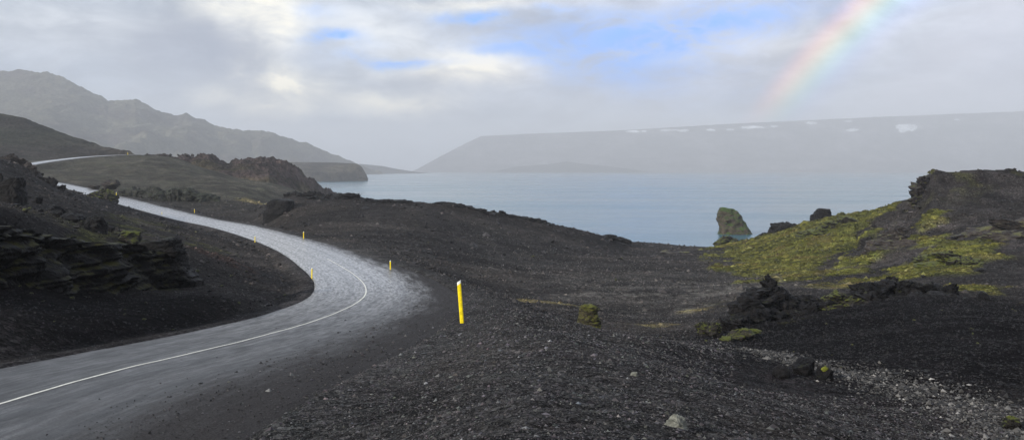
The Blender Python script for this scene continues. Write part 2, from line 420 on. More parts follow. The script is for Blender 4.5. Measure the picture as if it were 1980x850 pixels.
def blob(px, D, rpx, rln):
    return np.where(front, np.exp(-((PXg - px) / rpx) ** 2 - ((np.log(np.maximum(Dg, .1)) - math.log(D)) / rln) ** 2), 0)
# --- what covers the ground (albedo of the cover, with the near slopes' shade painted in)
N1 = fbm(gx / 18, gy / 18, seed=41, oct=5); N2 = fbm(gx / 5, gy / 5, seed=51, oct=4); N3 = fbm(gx / 1.3, gy / 1.3, seed=61, oct=3)
tint = np.zeros((len(gx), 3)); tint[:] = (.0215, .019, .0183)
def blend(m, col):
    global tint
    m = np.clip(m, 0, 1)[:, None]; tint = tint * (1 - m) + np.array(col) * m
blend(sst(-.1, .6, N1) * .6, (.046, .038, .033))
blend(sst(.1, .8, N2 + .5 * N3) * .35, (.065, .057, .05))
# black sand of the near slopes on both sides, shade painted into its tint
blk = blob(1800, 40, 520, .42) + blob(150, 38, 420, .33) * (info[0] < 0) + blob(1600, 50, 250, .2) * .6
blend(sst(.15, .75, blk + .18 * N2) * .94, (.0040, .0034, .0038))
blend(sst(.25, .8, blob(1500, 24, 500, .45)) * .6, (.015, .012, .013))
rimm = np.exp(-((PXg - 880) / 340) ** 4) * np.exp(-((Dg - 212) / 20) ** 2) * front
blend(rimm * .75, (.017, .014, .013))
# far brown slopes with thin green
farw = sst(200, 300, Dg) * (PXg < 700)
blend(farw * .55, (.060, .056, .042)); blend(farw * sst(0, .5, N1) * .6, (.052, .051, .034)); blend(farw * sst(.0, .5, N2) * .6, (.034, .028, .026)); blend(farw * sst(.0, .5, -N2 + .4 * N3) * .4, (.085, .070, .055))
# pale gravelly valley floor
blend(sst(.3, .9, blob(1300, 95, 330, .35)) * sst(-.3, .5, N2 + N3) * .6, (.095, .085, .075))
# moss on the right-hand hill
mz = blob(1545, 168, 95, .36) * .98 + blob(1650, 165, 70, .16) * .75 + blob(1850, 176, 190, .03) * .55 + blob(1480, 200, 90, .25) + blob(1600, 110, 120, .10) * .75 + blob(1450, 150, 60, .3) * .5  + blob(1800, 141, 40, .04) * 1.0 + blob(1790, 126, 50, .04) * 1.1 + blob(1840, 106, 90, .10) * 1.15 + blob(1900, 68, 90, .06) * 1.1 + blob(1720, 95, 150, .07) * .95 + blob(1560, 55.5, 60, .05) * .6
MN = fbm(gx / 7, gy / 7, seed=71, oct=5, gain=.6)
mm = sst(.36, .78, mz + 1.0 * MN)
mm = mm * sst(.12, .34, mz + .12 * MN)
blend(mm * .92, (.085, .082, .022))
blend(mm * sst(-.1, .5, N3) * .5, (.135, .145, .024)); blend(mm * sst(.0, .6, N2) * .6, (.085, .062, .028)); blend(mm * sst(.0, .5, -N2 + N3 * .6) * .8, (.032, .034, .014))
hillr = blob(1850, 125, 260, .35)
blend(hillr * (1 - mm) * sst(-.1, .5, N2 + N3 * .6) * .5, (.060, .050, .050)); blend(hillr * (1 - mm) * sst(0.05, .6, -N1 + N3 * .3) * .6, (.022, .018, .02))
# small patches: tan grass in the valley, moss dots, reddish lichen ground
st_ = fbm(gx / 3.5, gy / 1.3, seed=77, oct=4)
tan = blob(1040, 78, 90, .035) * 1.5 + blob(1270, 62, 60, .04) * .7 + blob(1360, 75, 70, .04) * .55 + blob(1640, 92, 90, .05) * .9 + blob(490, 262, 36, .07) * 1.3 + blob(920, 120, 60, .05) * .3
blend(sst(.38, .75, tan + .5 * st_) * (tan > .08) * .75, (.17, .135, .06))
blend(sst(.2, .8, blob(1100, 100, 500, .45)) * sst(-.2, .5, fbm(gx / 22, gy / 5, seed=88, oct=4)) * .45, (.055, .050, .046))
grn = blob(410, 92, 60, .10) * .8 + blob(150, 62, 120, .10) * .8 + blob(230, 58, 60, .1) + blob(250, 110, 120, .2) * .45 + blob(1130, 76, 70, .03) + blob(1400, 80, 70, .06) * .5 + blob(330, 52, 180, .12) * .35 + blob(1400, 47, 60, .08) * .5
blend(sst(.42, .85, grn + .7 * MN) * (grn > .06) * .7 * sst(-.35, .4, N3), (.060, .060, .018))
red = blob(390, 80, 60, .08) + blob(440, 75, 60, .1) * .5 
blend(sst(.3, .9, red + .8 * N3) * (red > .1) * .35, (.075, .036, .024))
# gravel shoulder by the road and the worn, dusty lay-by
e_ = np.where(info[0] > 0, info[0] - info[3], -info[0] - info[2])
blend((1 - sst(0, 3.5, e_ + N2)) * (info[0] > 0) * .8, (.042, .039, .038))
blend((1 - sst(0, 1.6, e_)) * (info[0] < 0) * .7, (.038, .034, .034))
fg = blob(1050, 16, 500, .5) 
blend(fg * .5, (.036, .034, .034))
# moss swells
gz = gz + mm * (.25 + .35 * np.clip(MN, -.3, .8)) * np.clip(Dg / 120, .3, 1)
# craggy outcrops on hill crest
crag = (blob(1800, 172, 110, .10) + blob(1720, 130, 140, .16) * .6) * (1 - .5 * mm)
gz = gz + crag * 1.1 * (worley(gx / 6, gy / 6, gz / 3, 5) - .5)
# low rough knob on the far left and bank above the road
kn = blob(25, 168, 45, .10) + blob(300, 252, 90, .05) * .35
gz = gz + kn * 1.3 * (worley(gx / 5, gy / 5, gz / 3, 6) - .45)
blend(sst(.3, .8, blob(320, 250, 95, .045)) * .6, (.032, .030, .026))
hp = blob(1900, 172, 160, .09)
blend(hp * (1 - mm) * .8, (.020, .016, .016)); blend(hp * sst(.05, .5, MN + .5 * N3) * .6, (.075, .075, .016))
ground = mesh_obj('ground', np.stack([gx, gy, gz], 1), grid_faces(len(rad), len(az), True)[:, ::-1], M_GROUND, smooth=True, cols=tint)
tag(ground, kind='structure')
def HZ(x, y):
    x = np.atleast_1d(np.asarray(x, float)); y = np.atleast_1d(np.asarray(y, float))
    return height(x, y, np.maximum(np.hypot(x, y) * .006, .012))
def G(px, D):      # ground point under a pixel column at a distance
    x = (px - CX) / F * D
    return np.array([x, D, HZ(x, D)[0]])

# ------------------------------------------------------------------ road and its paint
s2 = np.arange(0, rs[-1], .35)
rp = np.stack([np.interp(s2, rs, RP[:, i]) for i in range(3)], 1)
rt = np.gradient(rp[:, :2], axis=0); rt /= np.linalg.norm(rt, axis=1)[:, None]; rn = np.stack([rt[:, 1], -rt[:, 0]], 1)
wr2 = np.interp(s2, rs, WR)
us = np.r_[-1.08, -1, np.linspace(-.93, .96, 46), 1.0, 1.06]
rv, ruv = [], []
for u in us:
    L = np.where(u < 0, u * 3.75, u * wr2)
    x = rp[:, 0] + rn[:, 0] * L; y = rp[:, 1] + rn[:, 1] * L
    camb = -.018 * abs(L)
    z = rp[:, 2] + camb + .012 * perlin(x / 1.6, y / 1.6, seed=3) + .03 * perlin(x / 6, y / 6, seed=4)
    if abs(u) > 1: z = z - .35
    elif abs(u) > .95: z = z - .03
    rv.append(np.stack([x, y, z], 1)); ruv.append(np.stack([L, s2], 1))
rv = np.concatenate(rv); ruv = np.concatenate(ruv)
road = tag(mesh_obj('road', rv, grid_faces(len(us), len(s2)), M_ROAD, smooth=True, uvs=ruv), kind='structure')
def roadz(x, y, z0, L): return z0 - .018 * abs(L) + .012 * perlin(x / 1.6, y / 1.6, seed=3) + .03 * perlin(x / 6, y / 6, seed=4)
def paint_strip(L0, L1, sa, sb):
    m = (s2 > sa) & (s2 < sb); q = rp[m]; nn = rn[m]; V = []
    for L in (L0, (L0 + L1) / 2, L1):
        x = q[:, 0] + nn[:, 0] * L; y = q[:, 1] + nn[:, 1] * L
        V.append(np.stack([x, y, roadz(x, y, q[:, 2], L) + .006], 1))
    return np.concatenate(V), grid_faces(3, int(m.sum()))
sApex = rs[np.argmin(np.hypot(RP[:, 0] - ctl[9][0], RP[:, 1] - ctl[9][1]))]
V, Fc = paint_strip(-.045, .045, 1, sApex + 34)
tag(mesh_obj('lane_marking', V, Fc, M_PAINT), kind='structure')

# ------------------------------------------------------------------ lake, far ground, haze
def plane(name, s, z, mat, n=2):
    a = np.linspace(-s, s, n); X, Y = np.meshgrid(a, a)
    return mesh_obj(name, np.stack([X.ravel(), Y.ravel(), np.full(X.size, z)], 1), grid_faces(n, n), mat)
LK = np.array([(-900, 380, ZW), (6000, -3500, ZW), (6000, 6000, ZW), (-6000, 6000, ZW), (-6000, 900, ZW)])
xs = []; 
lake = mesh_obj('lake', np.array([(-60,205,ZW),(0,200,ZW),(200,150,ZW),(900,-200,ZW),(12300,-3500,ZW),(12300,12300,ZW),(-12300,12300,ZW),(-12300,640,ZW),(-420,560,ZW),(-150,400,ZW)]), [list(range(10))], M_WATER)
tag(lake, kind='structure')
g = NT('plain_earth'); g.p.inputs['Roughness'].default_value = 1; g.l(mix(g, noise_(g, pos(g), .02, 6, .7), (.04, .036, .03), (.08, .075, .055)), g.p.inputs['Base Color']); M_EARTH = g.m
tag(plane('lake_bed', 12600, -25.4, M_EARTH), kind='structure')

# ------------------------------------------------------------------ hills and mountains (each its own distance, depth and relief)
def ridge_hill(name, crest, foot, step, rows, prof, namp, nlam, col, back=(.35, -25), seed=1, jag=0., col2=None, snow=None, top_flat=0., footz=-25.5, gully=0):
    crest = np.array(crest, float); foot = np.array(foot, float)
    px = np.arange(crest[0, 0], crest[-1, 0] + .1, step)
    cy = np.interp(px, crest[:, 0], crest[:, 1]); cD = np.interp(px, crest[:, 0], crest[:, 2])
    k = max(3, int(14 / step)) | 1; ker = np.hanning(k + 2)[1:-1]; ker /= ker.sum()
    cD = np.convolve(np.pad(cD, k // 2, mode='edge'), ker, 'valid')
    cz = -(cy - HY) / F * cD
    fD = np.interp(px, foot[:, 0], foot[:, 1])
    if foot.shape[1] > 2: footz = np.interp(px, foot[:, 0], foot[:, 2])[None, :]
    t = np.r_[np.linspace(0, 1, rows), 1 + np.linspace(0, 1, rows // 3 + 1)[1:]]
    T, PX = np.meshgrid(t, px, indexing='ij')
    CZ, CD, FD = [np.broadcast_to(a, T.shape) for a in (cz, cD, fD)]
    tf = np.clip(T, 0, 1)
    D = np.where(T <= 1, FD + (CD - FD) * tf, CD + (T - 1) * (CD * back[0]))
    hz = np.interp(tf, prof[0], prof[1])
    Z = footz + (CZ - footz) * hz
    Z = np.where(T > 1, CZ + (back[1] - CZ) * sst(0, 1, T - 1), Z)
    X = (PX - CX) / F * D
    env = np.sin(np.clip(hz, 0, 1) * math.pi) ** .6 * (T <= 1) + .3 * (T > 1)
    nz = fbm(X / nlam, D / nlam, seed=seed, oct=6, gain=.55)
    if gully:
        rg = 1 - 2 * abs(perlin(X / (nlam * .35) + .6 * nz, D / (nlam * 1.6), seed=seed + 9))
        nz = nz - gully * (rg - .3)
    Z = Z + env * namp * nz + jag * fbm(X / (nlam * .15), D / (nlam * .3), seed=seed + 5, oct=5, gain=.6) * sst(.5, 1, hz)
    c = np.zeros(T.shape + (3,)); c[:] = col
    if col2 is not None:
        m = sst(-.15, .5, fbm(X / nlam, D / nlam, Z / (nlam * .3), seed=seed + 3, oct=5))[..., None]; c = c * (1 - m) + np.array(col2) * m
    if snow:
        wob = fbm(X / 150, Z / 40, seed=99, oct=4)
        PY = HY - Z / D * F
        for sx, sy, rx, ry in snow:
            m = (((PX - sx) / rx + .35 * wob) ** 2 + ((PY - sy) / ry + .5 * wob) ** 2 < 1) & (T <= 1)
            c[m] = (.55, .58, .62)
    o = mesh_obj(name, np.stack([X.ravel(), D.ravel(), Z.ravel()], 1), grid_faces(len(t), len(px)), M_HILL, smooth=True, cols=c.reshape(-1, 3))
    return tag(o, kind='structure')
lin = ([0, 1], [0, 1])
ridge_hill('far_plateau', [(790,334,7634),(810,325,7755),(850,303,8053),(900,277,8352),(930,263,8500),(1040,258,8650),(1200,252,8650),(1400,240,8650),(1700,226,8650),(1980,215,8500),(2400,205,8352),(3200,215,8053)],
           [(790,7515),(3200,7395)], 1.6, 90, ([0,.15,.5,.8,.93,1],[0,.05,.38,.78,.95,1]), 16, 420, (.085,.088,.095), (.25,-25), 3, 2.5, (.13,.13,.14),
           snow=[(1222,254,13,2.2),(1245,253.5,5,1.5),(1287,252,10,1.6),(1320,252,12,2.6),(1300,251,14,1.2),(1375,251.5,7,2),(1412,250.5,9,1.8),(1455,246.5,22,3),(1497,244,7,2.2),(1570,238,11,2.2),(1640,234.5,8,1.2),(1648,251,13,3),(1752,245,21,6.5),(1745,252,8,4),(1850,231.5,5,1.4)])
ridge_hill('far_foothill', [(940,333,7217),(970,328,7246),(1000,322,7276),(1060,317.5,7276),(1095,312,7276),(1130,317,7276),(1180,322,7276),(1230,328,7246),(1260,333,7217)], [(940,7097),(1260,7097)], 2, 20, lin, 3, 90, (.03,.035,.035), (.05,-25), 8, 1)
ridge_hill('mountain_ridge', [(-900,150,3528),(-400,120,3528),(-100,140,3528),(0,137,3528),(60,135,3528),(100,141,3528),(140,158,3528),(190,186,3550),(208,196,3550),(235,193,3574),(262,191,3597),(290,203,3621),(312,217,3621),(335,221,3645),(362,219,3667),(395,233,3691),(430,247,3715),(470,252,3763),(505,252,3809),(540,261,3880),(570,270,3950),(600,280,3998),(640,297,4116),(680,312,4233),(715,326,4351),(740,336,4421)],
           [(-900,1646),(0,1786),(300,2234),(560,3175),(740,4351)], 2, 140, ([0,.2,.6,.85,1],[0,.06,.45,.8,1]), 30, 260, (.085,.08,.055), (.3,-25), 12, 9, (.05,.04,.036), gully=.7)
ridge_hill('low_spit', [(640,318,5041),(700,317,5093),(740,321,5146),(770,327,5199),(800,331.5,5251),(830,335,5307)], [(640,4908),(830,5173)], 2, 20, lin, 3, 100, (.03,.033,.036), (.05,-25), 14, .8)
ridge_hill('headland_cliff', [(480,318,1816),(540,314,1802),(580,313.5,1788),(640,314,1774),(690,316,1761),(700,323,1754),(707,335,1748),(712,346,1743)],
           [(480,1586),(600,1640),(690,1728),(712,1737)], 1.2, 60, ([0,.15,.5,.9,1],[0,.5,.8,.97,1]), 3, 60, (.05,.044,.035), (.15,-25), 15, .8, (.075,.065,.045), gully=.4)
ridge_hill('near_hill', [(-900,170,640),(-400,180,640),(-150,205,640),(0,218,640),(50,229,636),(100,249,625),(150,268,610),(200,283,590),(235,290,570),(252,292,560),(258,297,556),(270,304,552)],
           [(-900,440),(0,440),(150,470),(270,545)], 1.5, 100, ([0,.3,.7,1],[0,.25,.7,1]), 3.0, 70, (.042,.042,.028), (.3,-10), 17, .8, (.04,.034,.028), footz=-4, gully=.2)
o = ridge_hill('rocky_headland', [(250,304,450),(300,301,455),(340,302,460),(385,302,462),(405,298,462),(425,304,464),(440,311,466),(480,307,470),(520,306,474),(550,313,478),(575,323,484),(590,340,492),(615,356,500),(640,368,535),(655,379,568),(662,385,585),(668,394,605)],
           [(250,400,-6),(330,370,-9),(420,350,-13),(520,350,-20),(600,440,-26),(668,596,-26)], .8, 170, ([0,.25,.55,.85,1],[0,.2,.5,.84,1]), 5.5, 30, (.085,.062,.056), (.12,-25), 19, 2.2, (.075,.062,.038), footz=-13, gully=.35)

# haze
g = bpy.data.materials.new('haze_air'); g.use_nodes = True; t = g.node_tree; t.nodes.clear()
out = t.nodes.new('ShaderNodeOutputMaterial'); vol = t.nodes.new('ShaderNodeVolumePrincipled')
vol.inputs['Density'].default_value = HAZE_D = .00019
vol.inputs['Color'].default_value = (.90, .945, 1.0, 1); vol.inputs['Anisotropy'].default_value = 0.
t.links.new(vol.outputs[0], out.inputs['Volume'])
a, z0, z1 = 13000, -27, 590
hv = [(x, y, z) for z in (z0, z1) for y in (-a, a) for x in (-a, a)]
hz = mesh_obj('haze', hv, [(0, 2, 3, 1), (4, 5, 7, 6), (0, 1, 5, 4), (2, 6, 7, 3), (0, 4, 6, 2), (1, 3, 7, 5)], g)
tag(hz, kind='stuff')

# ------------------------------------------------------------------ rocks
def sphere_dirs(nu, nv):
    th = np.linspace(0.02, math.pi - .02, nv); ph = np.linspace(0, 2 * math.pi, nu, endpoint=False)
    T, Pp = np.meshgrid(th, ph, indexing='ij')
    return np.stack([np.sin(T) * np.cos(Pp), np.sin(T) * np.sin(Pp), np.cos(T)], -1).reshape(-1, 3)
def boulder_geo(size, seed, nu=44, nv=30, cuts=16, rough_=.10, cutlo=.62):
    r = np.random.default_rng(seed); d = sphere_dirs(nu, nv)
    rad_ = np.full(len(d), 1.15)
    for _ in range(cuts):
        nn = r.normal(size=3); nn /= np.linalg.norm(nn); off = r.uniform(cutlo, 1.0)
        dt = d @ nn; m = dt > .15
        rad_[m] = np.minimum(rad_[m], off / dt[m])
    p = d * rad_[:, None]
    s = seed * 3.7
    rad_ = rad_ * (1 + rough_ * 1.6 * fbm(p[:, 0] * 1.8 + s, p[:, 1] * 1.8, p[:, 2] * 2.6, seed=seed, oct=5, gain=.6) - rough_ * (worley(p[:, 0] * 2.4 + s, p[:, 1] * 2.4, p[:, 2] * 3, seed) - .5))
    v = d * rad_[:, None] * np.array(size) * .5
    f = [tuple(q) for q in grid_faces(nv, nu, True)[:, ::-1].tolist()]
    f = [q[::-1] for q in f]
    f.append(tuple(range(nu))); f.append(tuple(range((nv - 1) * nu, nv * nu))[::-1])
    return v, f
def rotz(v, a):
    c, s = math.cos(a), math.sin(a); return np.stack([v[:, 0] * c - v[:, 1] * s, v[:, 0] * s + v[:, 1] * c, v[:, 2]], 1)
def rotx(v, a):
    c, s = math.cos(a), math.sin(a); return np.stack([v[:, 0], v[:, 1] * c - v[:, 2] * s, v[:, 1] * s + v[:, 2] * c], 1)
def roty(v, a):
    c, s = math.cos(a), math.sin(a); return np.stack([v[:, 0] * c + v[:, 2] * s, v[:, 1], -v[:, 0] * s + v[:, 2] * c], 1)
def thing_mesh(name, v, f, mat, loc, label, cat, group=None, smooth=False):
    o = mesh_obj(name, v, f, mat, smooth=smooth); o.location = tuple(map(float, loc))
    return tag(o, label, cat, group)
def snap(px, py, D, lo=.84, hi=1.2):
    Ds = np.linspace(D * lo, D * hi, 60); x = (px - CX) / F * Ds; z = HZ(x, Ds); pj = HY - z / Ds * F
    return float(Ds[np.argmin(abs(pj - py) + 3 * abs(Ds / D - 1))])
def boulder(px0, px1, py0, py1, D, seed, mat, label, name='boulder', cat='rock', depth=1.0, group=None, **kw):
    D = snap((px0 + px1) / 2, py1, D)
    w = (px1 - px0) / F * D; h = (py1 - py0) / F * D
    v, f = boulder_geo((w * 1.06, w * depth, h * 1.5), seed, **kw)
    zb = zpx(py1, D); gzb = HZ(((px0 + px1) / 2 - CX) / F * D, D)[0]
    if abs(gzb - zb) < 1.5: zb = max(zb, gzb - .04 * h)
    v[:, 2] -= v[:, 2].max(); v[:, 2] += h           # top sits h above the base point
    xm = ((px0 + px1) / 2 - CX) / F * D
    v[:, 0] -= (v[v[:, 2] > 0][:, 0].max() + v[v[:, 2] > 0][:, 0].min()) / 2
    return thing_mesh(name, v, f, mat, (xm, D, zb), label, cat, group)
def profile_rock(levels, D, seed, mat, label, name, cat='rock', depth=.8, amp=.06, nseg=110, nlev=80, sq=2.6, foot=.5, lean=0, strat=0.):
    """levels: (py, pxl, pxr) from base to top, at distance D: a real body with depth"""
    L = np.array(levels, float); zb = zpx(L[0, 0], D); xm = ((L[:, 1] + L[:, 2]).mean() / 2 - CX) / F * D
    zs = zpx(L[:, 0], D) - zb; xl = (L[:, 1] - CX) / F * D - xm; xr = (L[:, 2] - CX) / F * D - xm
    H = zs[-1]; zz = np.linspace(0, 1, nlev); zq = H * (1 - (1 - zz) ** 1.4)
    a = np.interp(zq, zs, xl); b_ = np.interp(zq, zs, xr)
    cap = np.sqrt(np.clip(1 - (np.clip((zq / H - (.90 if sq < 3.5 else .96)) / (.10 if sq < 3.5 else .04), 0, 1)) ** 2.2, 0.0005, 1))
    wmax = (xr - xl).max() / 2
    ph = np.linspace(0, 2 * math.pi, nseg, endpoint=False)
    cs, sn = np.cos(ph), np.sin(ph)
    ex = np.sign(cs) * abs(cs) ** (2 / sq); ey = np.sign(sn) * abs(sn) ** (2 / sq)
    V = []
    for i in range(nlev):
        c0 = (a[i] + b_[i]) / 2; hw = (b_[i] - a[i]) / 2
        dw = depth * (.5 * hw + .5 * wmax * (1 - .35 * zq[i] / H))
        V.append(np.stack([c0 + ex * hw * cap[i], ey * dw * cap[i] + lean * zq[i], np.full(nseg, zq[i])], 1))
    V = np.concatenate([np.stack([V[0][:, 0], V[0][:, 1], V[0][:, 2] - foot], 1)] + V)
    S = wmax
    q = V / S
    d = (fbm(q[:, 0] * 1.7 + seed, q[:, 1] * 1.7, q[:, 2] * 2.4, seed=seed, oct=6, gain=.6) * 1.4 - (worley(q[:, 0] * 2.2 + seed, q[:, 1] * 2.2, q[:, 2] * 2.8, seed) - .5)) * amp * S
    if strat: d = d + strat * S * perlin(q[:, 0] * .8, q[:, 1] * .8, q[:, 2] * 9, seed=seed)
    cen = np.repeat(np.r_[(a[0] + b_[0]) / 2, (a + b_) / 2], nseg)
    rx, ry = V[:, 0] - cen, V[:, 1]; rl = np.hypot(rx, ry) + 1e-6
    fac = np.clip(rl / (.3 * S), 0, 1)
    V[:, 0] += rx / rl * d * fac; V[:, 1] += ry / rl * d * fac; V[:, 2] += d * .5 * np.repeat(np.r_[0, zz], nseg)
    nr = nlev + 1
    f = [tuple(q_) for q_ in grid_faces(nr, nseg, True).tolist()]; f.append(tuple(range((nr - 1) * nseg, nr * nseg)))
    return thing_mesh(name, V, f, mat, (xm, D, zb), label, cat)
def outcrop(name, blobs, seed, mat, label, cat='outcrop', spiky=1.):
    """one rugged body fused from many broken lava slabs; blobs: (px, py_center, D, w, d, h, tilt)"""
    V, Fs, off = [], [], 0
    base = at(blobs[0][0], blobs[0][1], blobs[0][2])
    for i, (px, py, D, w, dd, h, tl) in enumerate(blobs):
        v, f = boulder_geo((w, dd, h), seed + i * 7, nu=34, nv=24, cuts=13, rough_=.2 * spiky, cutlo=.5)
        v = roty(v, tl); v = rotz(v, (seed * 1.3 + i * 2.1) % 1.2 - .6)
        v = v + at(px, py, D) - base
        V.append(v); Fs += [tuple(k_ + off for k_ in q) for q in f]; off += len(v)
    return thing_mesh(name, np.concatenate(V), Fs, mat, base, label, cat)

# sea stack and the shore
profile_rock([(452,1389,1453),(448,1390,1450),(440,1391,1446),(432,1389.5,1441),(424,1386,1436),(416,1385,1430),(409,1388,1425),(405,1390,1418),(401,1392,1402)], 304, 3, M_STACK,
             'tall dark rock stack with a mossy crown standing in the lake', 'sea_stack', 'sea stack', .75, .085, foot=3)
outcrop('shore_rock', [(1401,470,222,7,5,3.4,.1),(1391,474,221,4.5,4,2.6,0),(1412,472,221,4,4,2.2,-.2),(1380,480,221,4,4,1.2,0)], 21, M_LAVAM, 'low mossy rock at the end of the black beach nearest the sea stack', 'rock')
outcrop('shore_rock', [(1505,448,219,7,5,4.4,.1),(1520,445,219,6,5,4.0,-.1),(1492,452,218,4,4,3,.2),(1534,448,219,5,4,2.8,.3),(1474,457,218,3,3,1.8,0),(1512,462,217,8,4,3,0)], 5, M_LAVA, 'long dark boulder lying on the mossy shoreline slope left of the upright rock', 'rock')
profile_rock([(440,1565,1609),(432,1565,1611),(424,1566,1610),(418,1568,1608),(412,1574,1606),(407,1577,1604),(403,1580,1601)], 210, 9, M_LAVA, 'upright dark boulder on the mossy crest against the lake', 'boulder', depth=.9, amp=.1, foot=1.5)
boulder(1610, 1652, 409, 436, 206, 31, M_LAVAM, 'rounded mossy boulder on the hill crest just right of the upright dark one', nu=60, nv=40)
# small cut bank by the beach
outcrop('shore_rock', [(1305,490,205,7,4,1.3,.0),(1318,497,198,5,3,1.1,.2),(1290,488,206,3,3,1.1,0)], 8, M_BROWN, 'low brown eroded mound beside the black beach', 'rock')
# valley boulder
profile_rock([(638,1122,1161),(630,1120,1162),(618,1118,1160),(610,1119,1158),(606,1120,1153),(598,1120,1157),(592,1122,1154),(588,1126,1150)], 50, 12, M_LICH,
             'lone upright boulder spotted with yellow moss in the black valley', 'boulder', depth=.85, amp=.12, foot=.6)
# the wash
boulder(1528, 1575, 689, 723, 37, 41, M_LAVA, 'largest of the three black boulders beside the stony wash')
boulder(1497, 1526, 706, 729, 37, 42, M_LAVA, 'low black boulder left of the largest one beside the stony wash')
b3 = boulder(1577, 1612, 706, 732, 36, 43, M_LAVA, 'small black boulder with a yellow moss cap beside the stony wash')
v, f = boulder_geo((.34, .34, .2), 44, nu=24, nv=16); mc = mesh_obj('moss_cap', v + np.array([0, 0, .38]), f, rock_mat('cap_moss', (.08, .085, .012), (.16, .17, .02), 0), parent=b3, smooth=True)
boulder(1936, 1972, 802, 828, 25, 45, M_LAVAM, 'grey mossy stone at the lower right end of the stony wash')
boulder(1288, 1328, 822, 850, 14, 46, M_PALE, 'flat pale stone lying in the foreground gravel', name='stone', cat='stone')
boulder(1218, 1234, 717, 726, 22.5, 47, M_PALE, 'small pale yellowish stone on the foreground slope below the lone boulder', name='stone', cat='stone')

# lava outcrops on the right
ob = []
r_ = random.Random(4)
for (px, py, D, w, h) in [(1490,558,61,1.6,1.6),(1492,544,61,.9,1.1),(1470,568,60,2.2,1.1),(1458,560,60,1.6,.7),(1500,575,60,2.0,1.3),(1475,590,59,2.0,1.6),(1450,600,58,1.6,1.5),(1515,590,60,1.8,1.5),(1440,615,57,1.6,1.3),(1530,585,60,1.4,1.1),(1470,615,57,1.8,1.2),(1425,622,56,1.6,1.1),(1545,595,60,1.8,1.2),(1562,596,60,2.0,1.1),(1582,592,60,2.0,1.1),(1535,608,59,2.0,1.1),(1505,612,58,2.2,1.2),(1410,630,55,1.6,1.0),(1600,596,60,1.6,.9),(1442,585,58,1.7,1.9),(1450,572,59,1.5,1.3),(1548,582,61,1.9,1.3),(1565,586,61,1.8,1.2),(1600,585,61,2.2,1.2),(1520,572,61,1.6,1.2)]:
    ob.append((px, py + 4, D, w * 1.05, w * .9, h, r_.uniform(-.6, .6)))
outcrop('lava_outcrop', ob, 60, M_LAVA, 'jagged black lava crag with a pointed horn, left end of the rocky rim', spiky=1.2)
outcrop('lava_outcrop', [(1370,636,53,1.5,1.3,1.2,.1),(1362,640,53,1.1,1,1.0,.3),(1385,640,52,1.0,1,.9,-.2)], 71, M_LAVAM, 'mossy grey boulder cluster at the foot of the jagged lava crag', 'rock')
outcrop('lava_outcrop', [(1420,650,49,1.3,1,.6,-.3),(1440,645,49,1.2,1,.45,-.2),(1408,658,48,.9,.8,.45,0),(1455,640,50,.9,.8,.35,0)], 75, M_LAVAM, 'low slanting mossy slab below the jagged lava crag', 'rock')
ob = []
for i, (px, py, D, w, h) in enumerate([(1570,585,61,1.6,.9),(1595,580,61,1.8,1.0),(1620,572,61,1.6,.9),(1600,595,60,2.0,1.0),(1640,578,61,1.5,.9),(1575,600,60,1.6,.8),(1650,590,60,1.6,.9)]):
    ob.append((px, py + 5, D, w, w, h, r_.uniform(-.5, .5)))
outcrop('lava_outcrop', ob, 80, M_LAVAM, 'low broken mossy lava rubble between the two larger crags', spiky=1.1)
ob = []
for i, (px, py, D, w, h) in enumerate([(1668,560,62,2.0,1.5),(1690,552,62,2.2,1.3),(1715,550,62,2.0,1.3),(1740,550,62,2.0,1.0),(1675,578,61,2.4,1.4),(1705,572,61,2.6,1.3),(1760,556,62,2.0,1.0),(1785,553,62,2.1,1.1),(1808,556,62,2.0,1.2),(1830,562,61,1.8,1.3),(1730,575,61,2.4,1.3),(1770,575,60,2.6,1.2),(1805,578,60,2.4,1.2),(1840,582,60,1.9,1.1),(1690,595,60,2,1.0),(1650,570,61,1.5,1.0),(1720,540,63,1.2,.9),(1855,590,60,1.5,.8)]):
    ob.append((px, py + 6, D, w, w * .9, h, r_.uniform(-.5, .5)))
outcrop('lava_outcrop', ob, 90, M_LAVA, 'broad craggy black lava outcrop crowning the dark slope', spiky=1.2)
# little arch
def tube(pts_, rads, n=18, seed=0, amp=.2):
    P_ = np.array(pts_, float); V = []
    for i, p in enumerate(P_):
        tg = P_[min(i + 1, len(P_) - 1)] - P_[max(i - 1, 0)]; tg /= np.linalg.norm(tg)
        s = np.array([0, 1, 0.]); u = np.cross(s, tg); u /= np.linalg.norm(u)
        for k in range(n):
            a_ = 2 * math.pi * k / n; V.append(p + rads[i] * (u * math.cos(a_) + s * 1.5 * math.sin(a_)))
    V = np.array(V); V += amp * np.stack([perlin(V[:, 0] * 3 + k * 9, V[:, 1] * 3, V[:, 2] * 3, seed=seed + k) for k in range(3)], 1)
    f = [tuple(q) for q in grid_faces(len(P_), n, True).tolist()] + [tuple(range(n))[::-1], tuple(range((len(P_) - 1) * n, len(P_) * n))]
    return V, f
ap = [(1855,600),(1862,586),(1867,580),(1874,582),(1882,586),(1890,585),(1896,576),(1899,566),(1903,572),(1908,584),(1914,602)]
base = at(1885, 596, 58); cpts = catmull(np.array([at(a_, b_, 58) - base for a_, b_ in ap]), 5)
rd = np.interp(np.linspace(0, 1, len(cpts)), np.linspace(0, 1, 11), [.3, .22, .16, .14, .12, .14, .2, .18, .24, .3, .35])
v, f = tube(cpts, rd, seed=5, amp=.12)
thing_mesh('lava_horns', v, f, M_LAVA, base, 'small black lava ridge with two horns and a hollow between them, right of the crags', 'rock')

